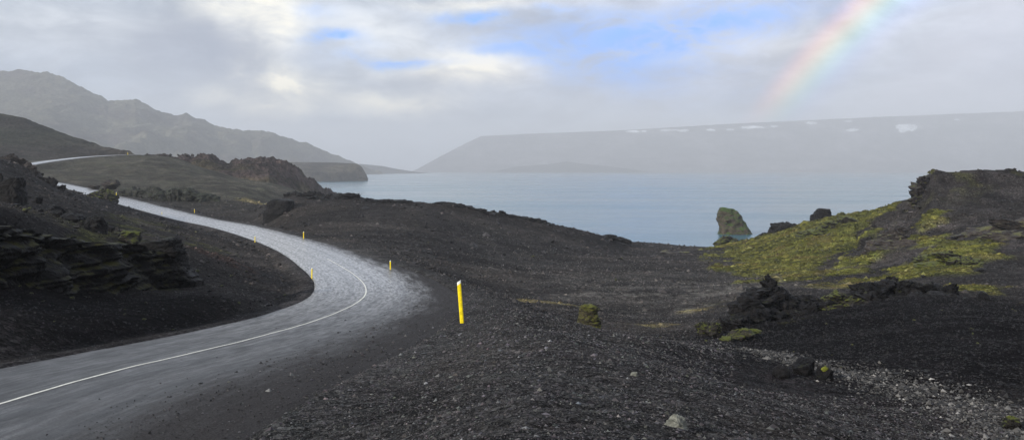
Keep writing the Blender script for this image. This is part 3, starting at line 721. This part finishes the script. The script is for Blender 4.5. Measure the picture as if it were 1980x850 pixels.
# left ledge: layered scarp beside the road
bl = np.array([(-420,600,28),(-250,590,31),(-100,575,34),(0,562,37),(70,552,40),(150,546,44),(230,545,48),(300,546,52),(350,548,55),(385,549,57.5),(400,552,59)], float)
tp = np.array([(-420,430),(-250,430),(-100,428),(0,430),(70,436),(150,456),(230,466),(300,470),(350,488),(385,532),(400,548)], float)
S = np.linspace(0, 1, 460); sx = np.linspace(0, 1, len(bl))
bx = np.interp(S, sx, bl[:, 0]); by = np.interp(S, sx, bl[:, 1]); bD = np.interp(S, sx, bl[:, 2]); ty = np.interp(S, sx, tp[:, 1])
B = np.array([at(a_, b_, c_) for a_, b_, c_ in zip(bx, by, bD)])
ztop = np.array([zpx(a_, c_ + 1.2) for a_, c_ in zip(ty, bD)])
hh = np.maximum(ztop - B[:, 2], .15)
rows = []
tang = np.gradient(B[:, :2], axis=0); tang /= np.linalg.norm(tang, axis=1)[:, None]; nf = np.stack([tang[:, 1], -tang[:, 0]], 1)   # towards the road
for tt in np.linspace(-.35, 1, 84):
    z = B[:, 2] + hh * tt
    q = hh * max(tt, 0)
    lay = perlin(S * 22, np.full_like(S, 1.), z * 2.6 - S * 3, seed=4) + .7 * perlin(S * 9, np.full_like(S, 3.), z * 5.2 - S * 6, seed=6)
    big = fbm(S * 16, z * .5, seed=9, oct=5)
    wl_ = worley(S * 30, z * .8, np.full_like(S, .5), 3)
    off = -1.1 * max(tt, 0) + .5 * lay + .9 * big - .5 * wl_ + (.25 if tt > .85 else 0)
    amp_ = np.clip(hh / 2, .1, 1)
    rows.append(np.stack([B[:, 0] + nf[:, 0] * off * amp_, B[:, 1] + nf[:, 1] * off * amp_, z + .10 * perlin(S * 60, z, seed=12) * amp_], 1))
lip = rows[-1]
for kk_, bk in enumerate(np.linspace(.25, 6, 26)):
    x = lip[:, 0] - nf[:, 0] * bk; y = lip[:, 1] - nf[:, 1] * bk
    gzz = HZ(x, y); top = lip[:, 2] + .22 * fbm(x * .9, y * .9, seed=22, oct=4) * min(1, bk)
    w = sst(1.5, 6, bk); rows.append(np.stack([x, y, top * (1 - w) + (gzz - .15) * w], 1))
V = np.concatenate(rows); o0 = at(150, 546, 44)
thing_mesh('rock_ledge', V - o0, grid_faces(len(rows), len(S))[:, ::-1], rock_mat('layered_ledge_rock', (.002, .0018, .002), (.009, .008, .008), .7, (.05, .048, .007), .75), o0,
           'long layered black rock ledge with mossy top above the left side of the road', 'rock ledge')
profile_rock([(545,272,384),(535,268,378),(522,268,362),(508,270,352),(498,274,349),(488,278,350),(478,284,350),(470,290,349),(464,302,346),(459,318,338)], 55.5, 22, M_LAVA,
             'overhanging black rock block ending the long ledge', 'boulder', depth=.7, amp=.14, foot=.5, strat=.09, sq=4)
boulder(162, 206, 415, 447, 62, 51, M_LAVA, 'dark rounded boulder on top of the ledge, left of the mossy one', nu=60, nv=40)
boulder(226, 278, 444, 470, 60, 52, M_LAVAM, 'flat mossy boulder on top of the ledge beside the end block')
profile_rock([(382,-12,47),(372,-10,46),(362,-4,44),(352,6,43),(346,22,42),(342,30,40)], 82, 27, M_LAVA, 'tall squared black rock at the left edge of the view', 'boulder', depth=.8, amp=.1, foot=1, sq=4)
boulder(-20, 8, 332, 378, 84, 28, M_LAVA, 'black rock cut off by the left edge of the view')
for i, (a0, a1, b0, b1, D) in enumerate([(66,82,376,391,78),(88,122,395,412,74),(120,160,409,428,70),(100,122,405,420,72),(205,222,436,448,62)]):
    boulder(a0, a1, b0, b1, D, 110 + i, M_LAVA, ['small black rock just right of the tall squared rock', 'pale streaked rock halfway down the rubble slope', 'lumpy black rock above the dark rounded boulder',
            'small broken rock in the rubble slope beside the pale streaked one', 'small dark rock right of the rounded boulder on the ledge'][i], nu=36, nv=24)
# roadside boulders
outcrop('boulder', [(196,380,206,4.4,3.4,3.6,.1),(210,380,206,4,3.4,3.6,-.2),(186,382,206,3,3,2.6,0),(217,386,206,2.6,3,2.4,0)], 33, M_LAVAM, 'squat mossy boulder on the left verge hiding part of the far road', 'rock')
outcrop('boulder', [(210,356,268,5.5,4,3.4,.1),(218,354,268,4,4,2.6,-.2),(183,361,268,4,3,1.6,0)], 35, M_BROWN, 'brown boulder across the far road, behind the squat mossy one', 'rock')
# blocks on the dark ridge
profile_rock([(430,511,560),(420,512,562),(405,514,566),(395,518,567),(388,523,566),(384,532,556)], 187, 37, M_LAVA, 'square black rock block at the road end of the dark ridge', 'boulder', depth=1.1, amp=.07, foot=1.5, sq=4)
outcrop('boulder', [(600,385,200,3.4,3,1.4,0),(613,387,200,4.4,3,1.5,.1),(628,388,201,3,3,1.0,0)], 39, M_LAVA, 'low dark rocks on the ridge crest right of the square block', 'rock')
outcrop('boulder', [(792,399,213,2.8,3,1.8,0),(806,402,213,5,3,1.5,.1),(826,405,214,4,3,1.1,.1),(843,407,215,4,3,.9,.1)], 40, M_LAVA, 'dark slab rocks on the middle of the ridge crest against the lake', 'rock')
outcrop('boulder', [(1195,462,232,6,4,1.7,.15),(1180,458,232,4,4,1.4,.15),(1212,467,232,4,4,1.2,.2)], 49, M_LAVA, 'dark rocks on the low right end of the ridge crest', 'rock')
for i, (px, py, w) in enumerate([(285,302,1.9),(308,299.5,1.5),(318,299.5,1.2),(329,299.8,1.7),(345,300,1.3),(360,299.6,2.0),(372,300,1.7),(383,299.5,1.4)]):
    D = 448 + (i % 3); v, f = boulder_geo((w, w, w * .9), 200 + i, nu=18, nv=12)
    p = at(px, py, D)
    thing_mesh('rock', v, f, M_BROWN, p, 'one of the small dark rocks lined along the far skyline beside the upper road', 'rock', 'small rocks along the far skyline')

def auto_outcrop(name, spots, seed, mat, label, cat='outcrop', tilt=.35, spiky=1.1):
    r = random.Random(seed); ob = []
    for px, py, D, w, h in spots:
        ob.append((px, py, D, w * r.uniform(.8, 1.3), w * r.uniform(.6, 1.0), h * r.uniform(.75, 1.25), r.uniform(-tilt, tilt)))
    return outcrop(name, ob, seed, mat, label, cat, spiky)
def crest_at(px, D0, D1):
    Ds = np.linspace(D0, D1, 80); x = (px - CX) / F * Ds; pj = HY - HZ(x, Ds) / Ds * F; j = int(np.argmin(pj)); return float(pj[j]), float(Ds[j])
r5 = random.Random(5)
def rim(pa, pb, step, D0, D1, w, h, seed, label, mat=None, dy=2):
    sp = []; px = pa
    while px < pb:
        c, D = crest_at(px, D0, D1); k_ = r5.uniform(.6, 1.4); sp.append((px, c + dy + r5.uniform(0, 2), D - 1, w * 1.35 * max(k_, .9), h * 1.15 * k_)); px += step * .5 * k_
    return auto_outcrop('ridge_outcrop', sp, seed, mat or M_LAVA, label, 'outcrop', .12)
rim(560, 780, 9, 170, 250, 2.6, 1.5, 401, 'broken dark rock rim along the ridge crest between the square block and the slab rocks')
rim(845, 1060, 9, 170, 250, 2.4, 1.2, 402, 'low dark rock rim along the descending ridge crest right of the slab rocks')
if 0: rim(1065, 1235, 5, 190, 255, 2.4, 1.3, 403, 'low rock rim at the right end of the ridge crest running down to the beach')
auto_outcrop('rock_bank', [(px, 376 + 12 * ((px * 7) % 3) / 3 + r5.uniform(-3, 3) + (px - 235) * .03, 246, 6.5, 4.8) for px in range(238, 415, 9)], 404, rock_mat('dark_bank_rock', (.012, .012, .010), (.035, .036, .028), .7, (.035, .04, .016), .6),
             'long dark flat-topped bank across the road behind the far straight', 'bank', .12, .8)
auto_outcrop('rocky_knob', [(px, py, 165 + r5.uniform(-4, 4), 3.6, 2.8) for px, py in [(-20,325),(-5,318),(8,315),(18,312),(30,316),(40,322),(50,332),(60,345),(70,352),(84,358),(30,330),(10,330),(45,345),(22,345),(0,345),(98,364),(112,369)]], 405, M_BROWN,
             'brown craggy knob at the left edge below the upper road', 'outcrop')
auto_outcrop('summit_crag', [(px, py, 172 + r5.uniform(-4, 3), 4.6, 2.6) for px, py in [(1776,386),(1780,376),(1786,366),(1794,358),(1800,352),(1812,350),(1826,351),(1842,352),(1792,374),(1806,368),(1824,366),(1786,392),(1846,366),(1862,356),(1800,386)]], 406, rock_mat('hill_rock', (.010, .008, .009), (.035, .029, .028), .85, (.07, .075, .012), .75),
             'dark stepped crag forming the summit edge of the right-hand hill', 'crag', .2)
for i_, (lst, D_, w_, h_, lab) in enumerate([
    ([(1570,452),(1590,447),(1612,444),(1630,437),(1648,432),(1600,460),(1625,452),(1652,444),(1668,436)], 186, 4.2, 2.6, 'dark mossy crag halfway along the hill crest behind the rounded boulder'),
    ([(1700,478),(1718,470),(1735,462),(1752,455),(1712,492),(1735,484),(1758,476),(1690,494)], 135, 3.6, 2.2, 'grey rock slope patch in the middle of the mossy hillside'),
    ([(1790,505),(1806,498),(1822,494),(1840,498),(1856,505),(1870,512),(1815,512),(1838,516)], 100, 2.6, 1.5, 'rounded rock hump under bright moss low on the right-hand hill'),
    ([(1900,455),(1922,448),(1944,444),(1966,440),(1985,436),(1930,462),(1956,458)], 125, 4.0, 2.0, 'grey ledges near the right edge of the hill')]):
    auto_outcrop('hill_crag', [(a_, b_, snap(a_, b_, D_, .93, 1.08), w_ * 1.45, h_) for a_, b_ in lst], 410 + i_, M_BROWN if i_ in (1, 3) else M_LAVAM, lab, 'crag', .2)

# loose stones one can pick out on the slopes
protos = []
for s in range(5):
    v, f = boulder_geo((1, .8, .62), 300 + s, nu=20, nv=14, cuts=14); 
    me_o = mesh_obj('stone', v, f, M_LAVA if s % 2 else M_LAVAM); protos.append(me_o)
spots = []
rr = random.Random(11)
def cand(n, pxr, Dr, sr, pale=.2):
    for _ in range(n):
        px = rr.uniform(*pxr); D = math.exp(rr.uniform(math.log(Dr[0]), math.log(Dr[1])))
        spots.append((px, D, rr.uniform(*sr) * D / 50, rr.random() < pale))
cand(24, (1560, 1975), (36, 56), (.2, .5), .4); cand(16, (1250, 1560), (38, 60), (.2, .5), .2)
cand(22, (10, 380), (32, 47), (.2, .5), .15); cand(16, (380, 560), (48, 80), (.25, .5), .2); cand(26, (0, 250), (50, 80), (.35, .9), .12)
cand(20, (1600, 1960), (70, 130), (.3, .7), .15); cand(10, (700, 1200), (110, 200), (.25, .5), .1)
used = set()
for px, D, s, pale in spots:
    q = rr.randrange(5)
    if q in used: o = protos[q].copy(); COL.objects.link(o)
    else: o = protos[q]; used.add(q)
    p = G(px, D)
    lat_ = road_info(np.array([p[0]]), np.array([p[1]]))[0][0]
    if -5 < lat_ < 6: p = G(px + 260, D)
    o.location = (p[0], p[1], p[2] + s * .12); s *= .62; o.scale = (s, s * rr.uniform(.7, 1.2), s * rr.uniform(.6, 1.1)); o.rotation_euler = (rr.uniform(-.3, .3), rr.uniform(-.3, .3), rr.uniform(0, 6.3))
    side = 'left' if px < 990 else 'right'
    tag(o, 'small dark stone lying loose on the lava slope %s of the road' % side, 'stone', 'loose stones on the slope %s of the road' % side)

# gravel: countless stones, one object
def gravel(name, pos_, size, col, seed):
    r = np.random.default_rng(seed); N = len(pos_)
    octv = np.array([(1,0,0),(0,1,0),(-1,0,0),(0,-1,0),(0,0,1),(0,0,-1)], float); of = np.array([(0,1,4),(1,2,4),(2,3,4),(3,0,4),(1,0,5),(2,1,5),(3,2,5),(0,3,5)])
    v = octv[None] * r.uniform(.55, 1.25, (N, 6, 1)) + r.normal(0, .16, (N, 6, 3))
    v *= np.stack([r.uniform(.8, 1.3, N), r.uniform(.7, 1.1, N), r.uniform(.45, .85, N)], 1)[:, None]
    a_ = r.uniform(0, 6.28, N); c, s = np.cos(a_), np.sin(a_)
    x = v[..., 0] * c[:, None] - v[..., 1] * s[:, None]; y = v[..., 0] * s[:, None] + v[..., 1] * c[:, None]
    v = np.stack([x, y, v[..., 2]], -1) * (size * .5)[:, None, None] + pos_[:, None]
    f = (of[None] + (np.arange(N) * 6)[:, None, None]).reshape(-1, 3)
    o = mesh_obj(name, v.reshape(-1, 3), f, M_STONE, cols=np.repeat(col, 6, 0))
    return tag(o, kind='stuff')
N = 150000
px = rng.uniform(-80, 2060, N); D = np.exp(rng.uniform(math.log(8.5), math.log(75), N))
x = (px - CX) / F * D; inf_ = road_info(x, D); z = height(x, D, np.maximum(D * .006, .012), inf_)
lat = inf_[0]; onroad = (lat > -3.9) & (lat < inf_[3] - .2)
keep = ~onroad | (rng.random(N) < np.clip((lat - 2.2) / 5, .004, .35))
leftside = (lat < 0) & ~onroad
keep &= ~leftside | (rng.random(N) < .35)
zr = inf_[1] - .018 * abs(lat); z = np.where(onroad, zr + .005, z)
pos_ = np.stack([x, D, z], 1)[keep]; Dk = D[keep]; latk = lat[keep]; pk = px[keep]
size = np.exp(rng.normal(math.log(.026), .6, len(pos_))) * np.clip(Dk / 14, .8, 2.6) 
size = np.where((latk > -4) & (latk < 6), size * .7, size)
br = np.exp(rng.normal(math.log(.034), .6, len(pos_)))
br = br * np.where((pk > 1420) & (Dk > 28), .22, 1) * np.where(latk < -4, .25, 1)  # stones on the near slopes darkened to go with the painted shade
col = br[:, None] * (np.array([1, .94, .93]) + rng.normal(0, .05, (len(pos_), 3)))
gravel('gravel', pos_, np.clip(size, .01, .16), np.clip(col, .004, .18), 1)
# the pale stones of the wash
ws = np.array([(1440,680,43),(1500,697,40),(1560,722,37),(1660,744,34),(1760,764,31),(1860,792,28),(1980,836,25),(2100,880,22)], float)
N = 9000; t = rng.uniform(0, 1, N) ** .7; q = t * (len(ws) - 1)
px = np.interp(q, range(len(ws)), ws[:, 0]); D = np.interp(q, range(len(ws)), ws[:, 2])
x = (px - CX) / F * D + rng.normal(0, .8, N) * (.7 + 1.2 * t); y = D + rng.normal(0, 1.0, N) * (.7 + 1.0 * t)
z = HZ(x, y); size = np.exp(rng.normal(math.log(.07), .5, N)); br = np.exp(rng.normal(math.log(.045), .75, N))
gravel('wash_stones', np.stack([x, y, z + size * .12], 1), np.clip(size, .03, .3), np.clip(br[:, None] * np.array([1, .95, .88]), .02, .4), 2)
# pale specks of stone higher up: valley floor
N = 9000; px = rng.uniform(900, 1560, N); D = np.exp(rng.uniform(math.log(60), math.log(190), N)); x = (px - CX) / F * D
nn_ = fbm(x / 9, D / 9, seed=5, oct=3); kp = nn_ > -.1; x, D = x[kp], D[kp]
z = HZ(x, D); size = rng.uniform(.05, .16, len(x)) * D / 90; br = np.exp(rng.normal(math.log(.08), .5, len(x)))
gravel('valley_stones', np.stack([x, D, z + size * .1], 1), size, np.clip(br[:, None] * np.array([1, .93, .85]), .02, .3), 3)

idx_ok = np.where((gy > 45) & (gy < 270) & (PXg > -60) & (PXg < 2060) & (gz > -21.6) & ~((info[0] > -4.5) & (info[0] < info[3] + 1)))[0]
r9 = np.random.default_rng(9)
ids = r9.choice(idx_ok, 30000, replace=False)
sz = gy[ids] * np.exp(r9.normal(math.log(.0028), .45, len(ids)))
col = tint[ids] * np.exp(r9.normal(-.1, .5, (len(ids), 1)))
jit = r9.normal(0, 1, (len(ids), 2)) * (gy[ids] * .003)[:, None]
gravel('rubble', np.stack([gx[ids] + jit[:, 0], gy[ids] + jit[:, 1], gz[ids] - sz * .05], 1), sz, np.clip(col, .003, .3), 12)
def cushions(name, pos_, size, col, seed):
    r = np.random.default_rng(seed); N = len(pos_)
    ring = [(math.cos(a_), math.sin(a_)) for a_ in np.linspace(0, 2 * math.pi, 8, endpoint=False)]
    tv = np.array([(c_, s_, -.35) for c_, s_ in ring] + [(c_ * .82, s_ * .82, .28) for c_, s_ in ring] + [(c_ * .42, s_ * .42, .52) for c_, s_ in ring] + [(0, 0, .58)])
    tf = [(i, (i + 1) % 8, 8 + (i + 1) % 8, 8 + i) for i in range(8)] + [(8 + i, 8 + (i + 1) % 8, 16 + (i + 1) % 8, 16 + i) for i in range(8)]
    tf = np.array(tf + [(16 + i, 16 + (i + 1) % 8, 24, 24) for i in range(8)])
    tri = np.concatenate([tf[:16][:, [0, 1, 2]], tf[:16][:, [0, 2, 3]], tf[16:][:, [0, 1, 2]]])
    v = tv[None] * (1 + r.normal(0, .16, (N, 25, 1))); v = v * np.stack([r.uniform(.8, 1.6, N), r.uniform(.7, 1.1, N), r.uniform(.5, 1.1, N)], 1)[:, None]
    v = v * (size * .5)[:, None, None] + pos_[:, None]
    f = (tri[None] + (np.arange(N) * 25)[:, None, None]).reshape(-1, 3)
    o = mesh_obj(name, v.reshape(-1, 3), f, M_MOSS, cols=np.repeat(col, 25, 0), smooth=True)
    return tag(o, kind='stuff')
g = NT('moss_cushion'); a_ = g.n('ShaderNodeAttribute', _attribute_name='tint'); nz_ = noise_(g, pos(g), 6, 5, .7)
cc_ = g.n('ShaderNodeCombineColor'); kq = rampf(g, nz_, .3, .7, .5, 1.5); [g.l(kq, cc_.inputs[i]) for i in range(3)]
g.l(mix(g, 1, a_.outputs['Color'], cc_.outputs[0], 'MULTIPLY'), g.p.inputs['Base Color']); g.p.inputs['Roughness'].default_value = .95; g.p.inputs['Specular IOR Level'].default_value = .05
g.l(bump(g, noise_(g, pos(g), 9, 5, .7), .8, .12), g.p.inputs['Normal']); M_MOSS = g.m
okm = idx_ok[(mm[idx_ok] > .35 + .4 * r9.random(len(idx_ok))) & (PXg[idx_ok] > 1300)]
ids = r9.choice(okm, min(24000, len(okm)), replace=False)
sz = gy[ids] * np.exp(r9.normal(math.log(.0026), .5, len(ids)))
hue_ = r9.random((len(ids), 1)); col = tint[ids] * np.exp(r9.normal(-.1, .4, (len(ids), 1))) * (1 - hue_ * np.array([.0, .0, .2])) 
cushions('moss', np.stack([gx[ids], gy[ids], gz[ids] - sz * .06], 1), sz, np.clip(col, .01, .3), 13)

# ------------------------------------------------------------------ marker posts
def make_post():
    root = bpy.data.objects.new('marker_post', None); COL.objects.link(root); root.empty_display_size = .2
    w, d = .062, .024
    sec = [(-w, d), (-w, -d * .2), (-w * .55, -d), (w * .55, -d), (w, -d * .2), (w, d)]      # shallow trough section, face towards -Y
    def prism(z0, z1, s=1.0):
        n_ = len(sec); V = [(x * s, y * s, z0(x) if callable(z0) else z0) for x, y in sec] + [(x * s, y * s, z1(x) if callable(z1) else z1) for x, y in sec]
        Fs = [tuple(range(n_))[::-1], tuple(range(n_, 2 * n_))] + [(i, (i + 1) % n_, n_ + (i + 1) % n_, n_ + i) for i in range(n_)]
        return V, Fs
    slope = lambda base: (lambda x: base + (x + w) / (2 * w) * .075)
    V, Fs = prism(-.3, slope(.905)); mesh_obj('body', V, Fs, M_YELLOW, root)
    V, Fs = prism(slope(.9055), slope(1.0)); mesh_obj('cap', V, Fs, M_REFL, root)
    V = [(-.035, -d - .006, .74), (.035, -d - .006, .74), (.035, -d - .006, .86), (-.035, -d - .006, .86)]
    V += [(x, -d - .001, z) for x, y, z in V]
    o = mesh_obj('reflector', V, [(0, 1, 2, 3), (1, 0, 4, 5), (2, 1, 5, 6), (3, 2, 6, 7), (0, 3, 7, 4)], M_YELLOW, root)
    return root
proto = make_post()
PL = [(892,606,30.5,62,.075,'tallest nearest yellow marker post leaning left on the gravel shoulder'),
      (755,523,86,19,.02,'second yellow marker post on the outer side of the bend, behind the nearest one'),
      (587,462,129,14,0,'yellow marker post on the right verge where the road leaves the bend'),
      (603,538,81,20,-.01,'yellow marker post on the inside of the bend at the left verge'),
      (493,469,146,12,0,'yellow marker post on the left verge beyond the bend, against the black slope'),
      (376,411,196,7,0,'small yellow marker post on the right verge of the far straight'),
      (313,416,178,5,0,'short half hidden orange marker post on the left verge of the far straight'),
      (225,381,238,9,0,'small yellow marker post just right of the squat roadside boulder'),
      (247,299.5,438,5,0,'tiny marker post at the crest where the upper road vanishes')]
for i, (px, py, D, s, lean, lab) in enumerate(PL):
    if i == 0: o = proto
    else:
        o = proto.copy(); COL.objects.link(o)
        for ch in proto.children:
            c_ = ch.copy(); COL.objects.link(c_); c_.parent = o; c_.matrix_parent_inverse = ch.matrix_parent_inverse
    D = snap(px, py, D, .8, 1.25) if i != 8 else D
    p = at(px, py, D); p[2] = max(p[2], HZ(p[0], p[1])[0] + .0); s = float(np.clip(s / F * D, .7, 1.35)); print('post', i, D, s, HY - p[2] / D * F)
    o.location = tuple(p); o.scale = (s, s, s); o.rotation_euler = (0, -lean, math.atan2(-p[0], p[1]) * .5)
    tag(o, lab, 'marker post', 'yellow marker posts along the road')

# ------------------------------------------------------------------ camera, sun, sky
cam = bpy.data.cameras.new('camera'); co = bpy.data.objects.new('camera', cam); COL.objects.link(co)
cam.sensor_width = 36; cam.lens = 36 * F / 1980; cam.shift_y = -(425 - HY) / 1980; cam.clip_end = 30000; cam.clip_start = .1
co.location = (0, 0, 0); co.rotation_euler = (R(90), 0, 0); scene.camera = co

# the bow sits 42 degrees from the point opposite the sun: solve the sun from three points on it
def dirpx(px, py): v = np.array([(px - CX) / F, 1, -(py - HY) / F]); return v / np.linalg.norm(v)
best = None
for a_ in np.arange(30, 75, .5):
    for e_ in np.arange(-45, -5, .5):
        d = np.array([math.sin(R(a_)) * math.cos(R(e_)), math.cos(R(a_)) * math.cos(R(e_)), math.sin(R(e_))])
        er = sum((math.degrees(math.acos(d @ dirpx(*p))) - 41.5) ** 2 for p in [(1722, 5), (1612, 100), (1534, 190)])
        if best is None or er < best[0]: best = (er, a_, e_, d)
open('/tmp/anti.txt', 'w').write(str(best)) if False else None
anti = best[3]; SAZ = best[1] + 180; SEL = -best[2]
sun = bpy.data.lights.new('sun', 'SUN'); sun.energy = 4.2; sun.angle = R(.6); sun.color = (1, .95, .88)
so = bpy.data.objects.new('sun', sun); COL.objects.link(so); so.rotation_euler = Vector(tuple(-anti)).to_track_quat('Z', 'Y').to_euler()

wd = bpy.data.worlds.new('World'); scene.world = wd; wd.use_nodes = True
class WN: pass
w = WN(); w.t = wd.node_tree; w.l = lambda a, b: w.t.links.new(a, b); w.n = lambda typ, **kw: w.t.nodes.new(typ)
bg = w.t.nodes['Background']; BS = .1; bg.inputs['Strength'].default_value = BS
sky = w.n('ShaderNodeTexSky'); sky.sky_type = 'NISHITA'; sky.sun_disc = False; sky.sun_elevation = R(SEL); sky.sun_rotation = R(SAZ)
tc = w.n('ShaderNodeTexCoord'); DIR = tc.outputs['Generated']
sp = w.n('ShaderNodeSeparateXYZ'); w.l(DIR, sp.inputs[0])
wn = w.n('ShaderNodeTexNoise'); w.l(DIR, wn.inputs['Vector']); wn.inputs['Scale'].default_value = 9; wn.inputs['Detail'].default_value = 6; wn.inputs['Roughness'].default_value = .55
wsub = vmath(w, 'SUBTRACT', wn.outputs['Color'], (.5, .5, .5))
ws_ = w.n('ShaderNodeSeparateXYZ'); w.l(wsub, ws_.inputs[0])
AZn = math_(w, 'ADD', math_(w, 'ARCTAN2', sp.outputs[0], sp.outputs[1]), math_(w, 'MULTIPLY', ws_.outputs[0], .16))
hyp = math_(w, 'SQRT', math_(w, 'ADD', math_(w, 'POWER', sp.outputs[0], 2), math_(w, 'POWER', sp.outputs[1], 2)))
ELn = math_(w, 'ADD', math_(w, 'DIVIDE', sp.outputs[2], math_(w, 'MAXIMUM', hyp, .001)), math_(w, 'MULTIPLY', ws_.outputs[1], .055))
def gb(px, py, rx, ry, amp=1., tilt=0.):
    a0 = math.atan((px - CX) / F); e0 = (HY - py) / F * math.cos(a0); ra = rx / F; re = ry / F
    da = math_(w, 'SUBTRACT', AZn, a0); de = math_(w, 'SUBTRACT', ELn, e0)
    if tilt: de = math_(w, 'SUBTRACT', de, math_(w, 'MULTIPLY', da, tilt))
    s = math_(w, 'ADD', math_(w, 'POWER', math_(w, 'ABSOLUTE', math_(w, 'DIVIDE', da, ra)), 2), math_(w, 'POWER', math_(w, 'ABSOLUTE', math_(w, 'DIVIDE', de, re)), 2))
    return math_(w, 'MULTIPLY', math_(w, 'EXPONENT', math_(w, 'MULTIPLY', s, -1)), amp)
def gsum(L):
    o = gb(*L[0])
    for l in L[1:]: o = math_(w, 'ADD', o, gb(*l))
    return o
mpw = w.n('ShaderNodeMapping'); w.l(DIR, mpw.inputs['Vector']); mpw.inputs['Scale'].default_value = (1, 1, 2.6)
cn = noise_(w, mpw.outputs[0], 7.5, 9, .62, .5); cf = noise_(w, mpw.outputs[0], 16, 7, .62, .4)
S_ = 1 / BS
def sc(c): return tuple(v * S_ for v in c)
base = mix(w, rampf(w, cn, .3, .7), sc((.33, .40, .51)), sc((.60, .66, .76)))
base = mix(w, rampf(w, ELn, .16, .0, 0, .75), base, sc((.36, .425, .53)))
# general broken cloud overhead, away from the picture
high = rampf(w, ELn, .3, .9)
gap = math_(w, 'MULTIPLY', rampf(w, cf, .55, .7), high)
skyb = mix(w, 1., sky.outputs[0], (1.0, 1.0, 1.0), 'MULTIPLY')
base = mix(w, math_(w, 'MULTIPLY', gap, .8), base, skyb)
bm_ = w.n('ShaderNodeVectorMath'); bm_.operation = 'SCALE'; w.l(base, bm_.inputs[0]); w.l(rampf(w, cf, .3, .7, .84, 1.14), bm_.inputs['Scale']); base = bm_.outputs[0]
# darker cloud bodies
dark = gsum([(370,120,130,80,1.1),(200,70,170,60,.5),(440,110,50,60,.6),(600,100,60,22,.55),(790,170,130,30,.6),(1130,80,150,35,.65),(1010,140,120,25,.35),(900,60,100,20,.25),(700,130,100,25,.4),(1400,180,280,80,.2)])
base = mix(w, math_(w, 'MULTIPLY', math_(w, 'MULTIPLY', dark, rampf(w, cn, .3, .7, 1.25, .6)), .8, clamp=True), base, sc((.25, .29, .39)))
# sunlit tops
brt = gsum([(520,150,45,28,1.2),(480,205,80,25,.6),(600,175,70,25,.6),(760,190,80,16,.6),(930,135,130,24,1.2),(480,15,110,40,.45),(760,90,150,45,.55),(80,20,220,60,.12),(520,60,60,50,.5),(1000,10,200,14,.5),(1420,85,160,26,.45),(660,210,150,18,.3)])
base = mix(w, math_(w, 'MULTIPLY', math_(w, 'MULTIPLY', brt, rampf(w, cf, .3, .7, .45, 1.35)), .95, clamp=True), base, sc((1.2, 1.12, .90)))
# blue openings
blu = gsum([(655,82,60,11,1.2),(790,122,80,9,1.1,-.05),(935,38,40,12,1.0),(1350,45,210,42,1.05,.10),(700,100,160,40,.25),(1130,125,190,45,.8,-.2),(1290,95,120,45,.6),(1100,15,90,12,.5),(590,30,60,14,.35),(980,105,60,10,.4)])
blu = math_(w, 'MULTIPLY', blu, rampf(w, cf, .3, .62, .35, 1.35))
base = mix(w, math_(w, 'MULTIPLY', blu, .72, clamp=True), base, sc((.10, .42, 1.12)))
# warmer, paler air to the right inside the bow
dt = vmath(w, 'DOT_PRODUCT', DIR, tuple(anti))
th = math_(w, 'MULTIPLY', math_(w, 'ARCCOSINE', dt), 180 / math.pi)
ins = rampf(w, th, 41.5, 36.5)
base = mix(w, math_(w, 'MULTIPLY', ins, .55), base, sc((.62, .62, .70)))
rp_ = w.n('ShaderNodeValToRGB'); w.l(rampf(w, th, 39.0, 43.6), rp_.inputs[0])
rp_.inputs[0].default_value = 0
mr = w.n('ShaderNodeMapRange'); w.l(th, mr.inputs[0]); mr.inputs[1].default_value = 39.2; mr.inputs[2].default_value = 43.4; w.l(mr.outputs[0], rp_.inputs[0])
cr = rp_.color_ramp; cr.interpolation = 'B_SPLINE'
for p_, c_ in [(0.0,(0,0,0)),(.15,(.05,.03,.16)),(.32,(.02,.10,.50)),(.48,(.05,.50,.35)),(.62,(.70,.60,.0)),(.76,(1.15,.34,.0)),(.88,(.45,.06,.03)),(1.0,(0,0,0))]:
    e = cr.elements.new(p_) if p_ not in (0.0, 1.0) else cr.elements[0 if p_ == 0 else -1]; e.color = (*c_, 1)
bowmask = math_(w, 'MULTIPLY', rampf(w, ELn, .02, .10), rampf(w, sp.outputs[0], -.2, .2))
bw = w.n('ShaderNodeVectorMath'); bw.operation = 'SCALE'; w.l(rp_.outputs[0], bw.inputs[0]); w.l(math_(w, 'MULTIPLY', bowmask, 0.40 * S_), bw.inputs['Scale'])
base = mix(w, 1., base, bw.outputs[0], 'ADD')
w.l(base, bg.inputs['Color'])
scene.view_settings.view_transform = 'Standard'; scene.view_settings.look = 'None'; scene.view_settings.exposure = .44; scene.view_settings.gamma = 1
scene.render.engine = 'CYCLES'
try:
    scene.cycles.volume_bounces = 0; scene.cycles.max_bounces = 3
except Exception: pass
